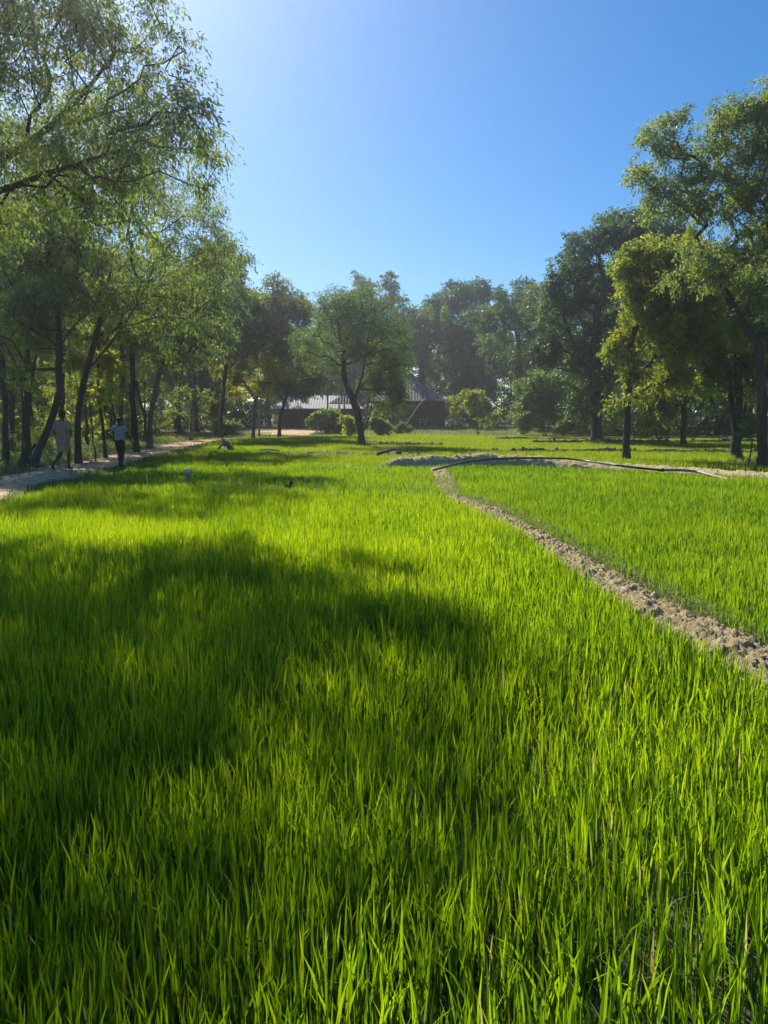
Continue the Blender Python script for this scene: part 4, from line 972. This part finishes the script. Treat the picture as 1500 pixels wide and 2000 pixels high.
# ------------------------------------------------------------------ people
skin = surf_mat('dark_skin', [(.3, (.055, .028, .018)), (.7, (.085, .045, .030))], 6, 4, .55, 0)
hair = surf_mat('black_hair', [(.3, (.008, .007, .007)), (.7, (.02, .018, .017))], 30, 4, .8, .8, 60, .01)
def rem(o, vox):
    md = o.modifiers.new('r', 'REMESH'); md.mode = 'VOXEL'; md.voxel_size = vox; md.use_smooth_shade = True
    sm = o.modifiers.new('s', 'SMOOTH'); sm.factor = .5; sm.iterations = 4; return o
def ball(m, c, r3, sub=2):
    m.add(ICO*np.array(r3)+np.array(c), ICOF)
def hand(m, wr, dirv, palmn, s=1.0):
    """palm with four bent fingers and a thumb, from the wrist along dirv"""
    d = np.array(dirv, float); d /= np.linalg.norm(d); nrm = np.array(palmn, float); nrm -= d*nrm.dot(d); nrm /= np.linalg.norm(nrm); sd = np.cross(d, nrm)
    m.tube([wr, wr+d*.03*s, wr+d*.07*s, wr+d*.09*s], [.024*s, .034*s, .038*s, .034*s], 10, True, 0, .45)
    for k, (o_, l) in enumerate(((-.028, .062), (-.010, .074), (.009, .070), (.026, .055))):
        a = wr+d*.082*s+sd*o_*s; b_ = a+d*l*.5*s+nrm*.006*s; c = b_+d*l*.42*s+nrm*.020*s
        m.tube([a, b_, c], [.0095*s, .009*s, .0075*s], 7)
    a = wr+d*.030*s-sd*.028*s; m.tube([a, a-sd*.022*s+d*.022*s+nrm*.008*s, a-sd*.030*s+d*.05*s+nrm*.02*s], [.012*s, .011*s, .008*s], 7)
def person(label, P0, rz, H, pose, cloth):
    """P0 ground point; figure faces local +Y"""
    k = H/1.70
    root = empty('person', P0); root.rotation_euler = (0, 0, rz); tag(root, label, 'person')
    m = MB(); A = lambda *p: np.array(p)*k
    # torso and neck
    m.tube([A(0, 0, .84), A(0, .0, .90), A(0, .01, .98), A(0, .015, 1.08), A(0, .01, 1.20), A(0, 0, 1.32), A(0, -.01, 1.40), A(0, -.005, 1.45)],
           np.array([.13, .155, .150, .125, .14, .155, .13, .06])*k, 16, True, 0, [.72, .74, .70, .68, .66, .62, .6, .9])
    m.tube([A(0, -.005, 1.40), A(0, .005, 1.47), A(0, .012, 1.53)], np.array([.058, .052, .052])*k, 12)
    # head: cranium, face, jaw, nose, brow, lips, ears
    hc = A(0, .02, 1.595); ball(m, hc, np.array([.075, .095, .10])*k); ball(m, hc+A(0, .025, -.045), np.array([.060, .070, .07])*k)
    ball(m, hc+A(0, .105, -.018), np.array([.013, .02, .022])*k); ball(m, hc+A(0, .088, -.055), np.array([.024, .012, .010])*k)
    for s_ in (-1, 1): ball(m, hc+A(.076*s_, -.005, -.012), np.array([.012, .02, .03])*k); ball(m, hc+A(.03*s_, .085, .022), np.array([.022, .012, .010])*k)
    for s_, leg in ((-1, pose['legL']), (1, pose['legR'])):
        hip, kn, an, toe = [np.array(q)*k for q in leg]
        m.tube([hip+A(0, 0, .06), hip, hip*.5+kn*.5, kn, kn*.75+an*.25+A(0, -.012, 0), kn*.4+an*.6, an], np.array([.085, .092, .078, .055, .056, .043, .034])*k, 14)
        d = toe-an; m.tube([an-d*.35, an, an+d*.5, toe], np.array([.030, .040, .036, .022])*k, 10, True, 0, [1, 1, 1, 1])
    for s_, arm in ((-1, pose['armL']), (1, pose['armR'])):
        sh_, el, wr = [np.array(q)*k for q in arm[:3]]
        m.tube([A(.06*s_, 0, 1.36), sh_, sh_*.5+el*.5, el, el*.6+wr*.4, wr], np.array([.06, .054, .044, .036, .036, .024])*k, 12)
        hand(m, wr, wr-el if len(arm) < 5 else arm[4], arm[3], k)
    rem(m.build('body', skin, root, True), .009)
    # hair
    m = MB(); ball(m, hc+A(0, -.018, .022), np.array([.086, .100, .100])*k*pose.get('hairs', 1))
    if pose.get('bun'): ball(m, hc+A(.01, -.06, .105), np.array([.065, .06, .055])*k); ball(m, hc+A(-.03, -.05, .13), np.array([.03, .03, .04])*k); ball(m, hc+A(0, -.07, -.03), np.array([.075, .05, .06])*k)
    h = m.build('hair', hair, root, True); rem(h, .012)
    tx = bpy.data.textures.new('hairtex', 'CLOUDS'); tx.noise_scale = .03; dp = h.modifiers.new('d', 'DISPLACE'); dp.texture = tx; dp.strength = .02
    cloth(root, k, A, pose)
    return root
def tee(root, k, A, pose, mat, z0, wid, name='shirt', flare=1.0, sleeve=.55, folds=.008):
    m = MB(); zz = [1.43, 1.38, 1.30, 1.18, 1.05, .95]; rr = [.075, .155, .175, .165, .16, .17]
    while zz[-1] > z0+.04: zz.append(zz[-1]-.08); rr.append(rr[-1]+.006*flare)
    m.tube([A(0, 0, z) for z in zz], np.array(rr)*k*wid, 22, True, 0, [.85, .66]+[.70]*(len(zz)-2))
    for s_, arm in ((-1, pose['armL']), (1, pose['armR'])):
        sh_, el = np.array(arm[0])*k, np.array(arm[1])*k
        m.tube([A(.05*s_, 0, 1.36), sh_, sh_*(1-sleeve)+el*sleeve, sh_*(1-sleeve)+el*sleeve+(el-sh_)*.02], np.array([.075, .075, .072, .070])*k, 12)
    o = m.build(name, mat, root, True); rem(o, .012)
    tx = bpy.data.textures.new('foldtex', 'CLOUDS'); tx.noise_scale = .12; dp = o.modifiers.new('d', 'DISPLACE'); dp.texture = tx; dp.strength = folds*4
    return o
# woman in tan dress
tan = surf_mat('tan_cloth', [(.3, (.27, .18, .12)), (.7, (.38, .26, .18))], 12, 5, .9, .3, 40, .004)
def dress(root, k, A, pose):
    o = tee(root, k, A, pose, tan, 1.0, 1.10, 'dress', 1.0, .85, .010)
    m = MB()
    zz = [1.02, .92, .82, .70, .60, .52]; rr = [.185, .205, .21, .19, .165, .150]
    m.tube([A(0, -.02*i/5, z) for i, z in enumerate(zz)], np.array(rr)*k, 26, True, .04, .74)
    o = m.build('skirt', tan, root, True); rem(o, .012)
    tx = bpy.data.textures.new('sk', 'CLOUDS'); tx.noise_scale = .1; dp = o.modifiers.new('d', 'DISPLACE'); dp.texture = tx; dp.strength = .035
poseW = dict(legL=((-.085, 0, .88), (-.11, .02, .48), (-.17, -.30, .14), (-.17, -.22, .03)), legR=((.085, 0, .88), (.09, .12, .48), (.08, .10, .07), (.09, .26, .025)),
             armL=((-.19, 0, 1.36), (-.25, -.05, 1.10), (-.22, .12, .92), (1, 0, 0)), armR=((.19, 0, 1.36), (.29, -.04, 1.12), (.16, .15, 1.02), (-1, 0, 0)), bun=True, hairs=1.12)
q0 = gr(126, 919, .125)
q0[2] = g1(q0[0], q0[1])+.03
person('woman in a tan knee-length dress, dark hair tied up, walking away on the path', q0, R(-12), 1.64, poseW, dress)
# young person in pale shirt
shirtm = surf_mat('pale_cloth', [(.3, (.24, .255, .24)), (.7, (.34, .355, .335))], 12, 5, .9, .3, 40, .004)
darkc = surf_mat('dark_cloth', [(.3, (.010, .011, .014)), (.7, (.022, .023, .028))], 12, 5, .9, .3, 40, .004)
def outfit(root, k, A, pose):
    tee(root, k, A, pose, shirtm, .93, 1.02, 'shirt', .6, .5, .006)
    m = MB(); m.tube([A(0, 0, .98), A(0, 0, .92), A(0, 0, .86)], np.array([.155, .165, .15])*k, 18, True, 0, .74)
    for leg in (pose['legL'], pose['legR']):
        hip, kn, an, toe = [np.array(q)*k for q in leg]
        m.tube([hip+A(0, 0, .06), hip, hip*.5+kn*.5, kn, kn*.55+an*.45], np.array([.095, .102, .090, .066, .060])*k, 14)
    o = m.build('trousers', darkc, root, True); rem(o, .010)
poseC = dict(legL=((-.075, 0, .88), (-.035, .06, .48), (-.03, -.02, .075), (-.04, .12, .025)), legR=((.075, 0, .88), (.045, .12, .49), (.05, -.10, .16), (.055, -.0, .03)),
             armL=((-.18, 0, 1.36), (-.40, -.06, 1.22), (-.24, .02, 1.00), (1, .2, 0)), armR=((.18, 0, 1.36), (.27, -.02, 1.10), (.38, .05, .88), (-1, 0, 0)))
q0 = gr(236, 912, .125); q0[2] = g1(q0[0], q0[1])+.03
person('young person in pale grey T-shirt and dark trousers walking away, left hand on hip', q0, R(4), 1.52, poseC, outfit)

# ------------------------------------------------------------------ haze
hz = MB(); hz.box((0, 60, 13.5), (320, 200, 32)); hm, nt, out = newmat('haze')
pv = nt.nodes.new('ShaderNodeVolumePrincipled'); pv.inputs['Color'].default_value = (.92, .95, 1.0, 1)
pv.inputs['Density'].default_value = .0011; pv.inputs['Anisotropy'].default_value = .76
nt.links.new(pv.outputs[0], out.inputs['Volume'])
o = hz.build('haze', hm); tag(o, 'thin bluish haze filling the air over the fields and trees', 'haze', kind='stuff')
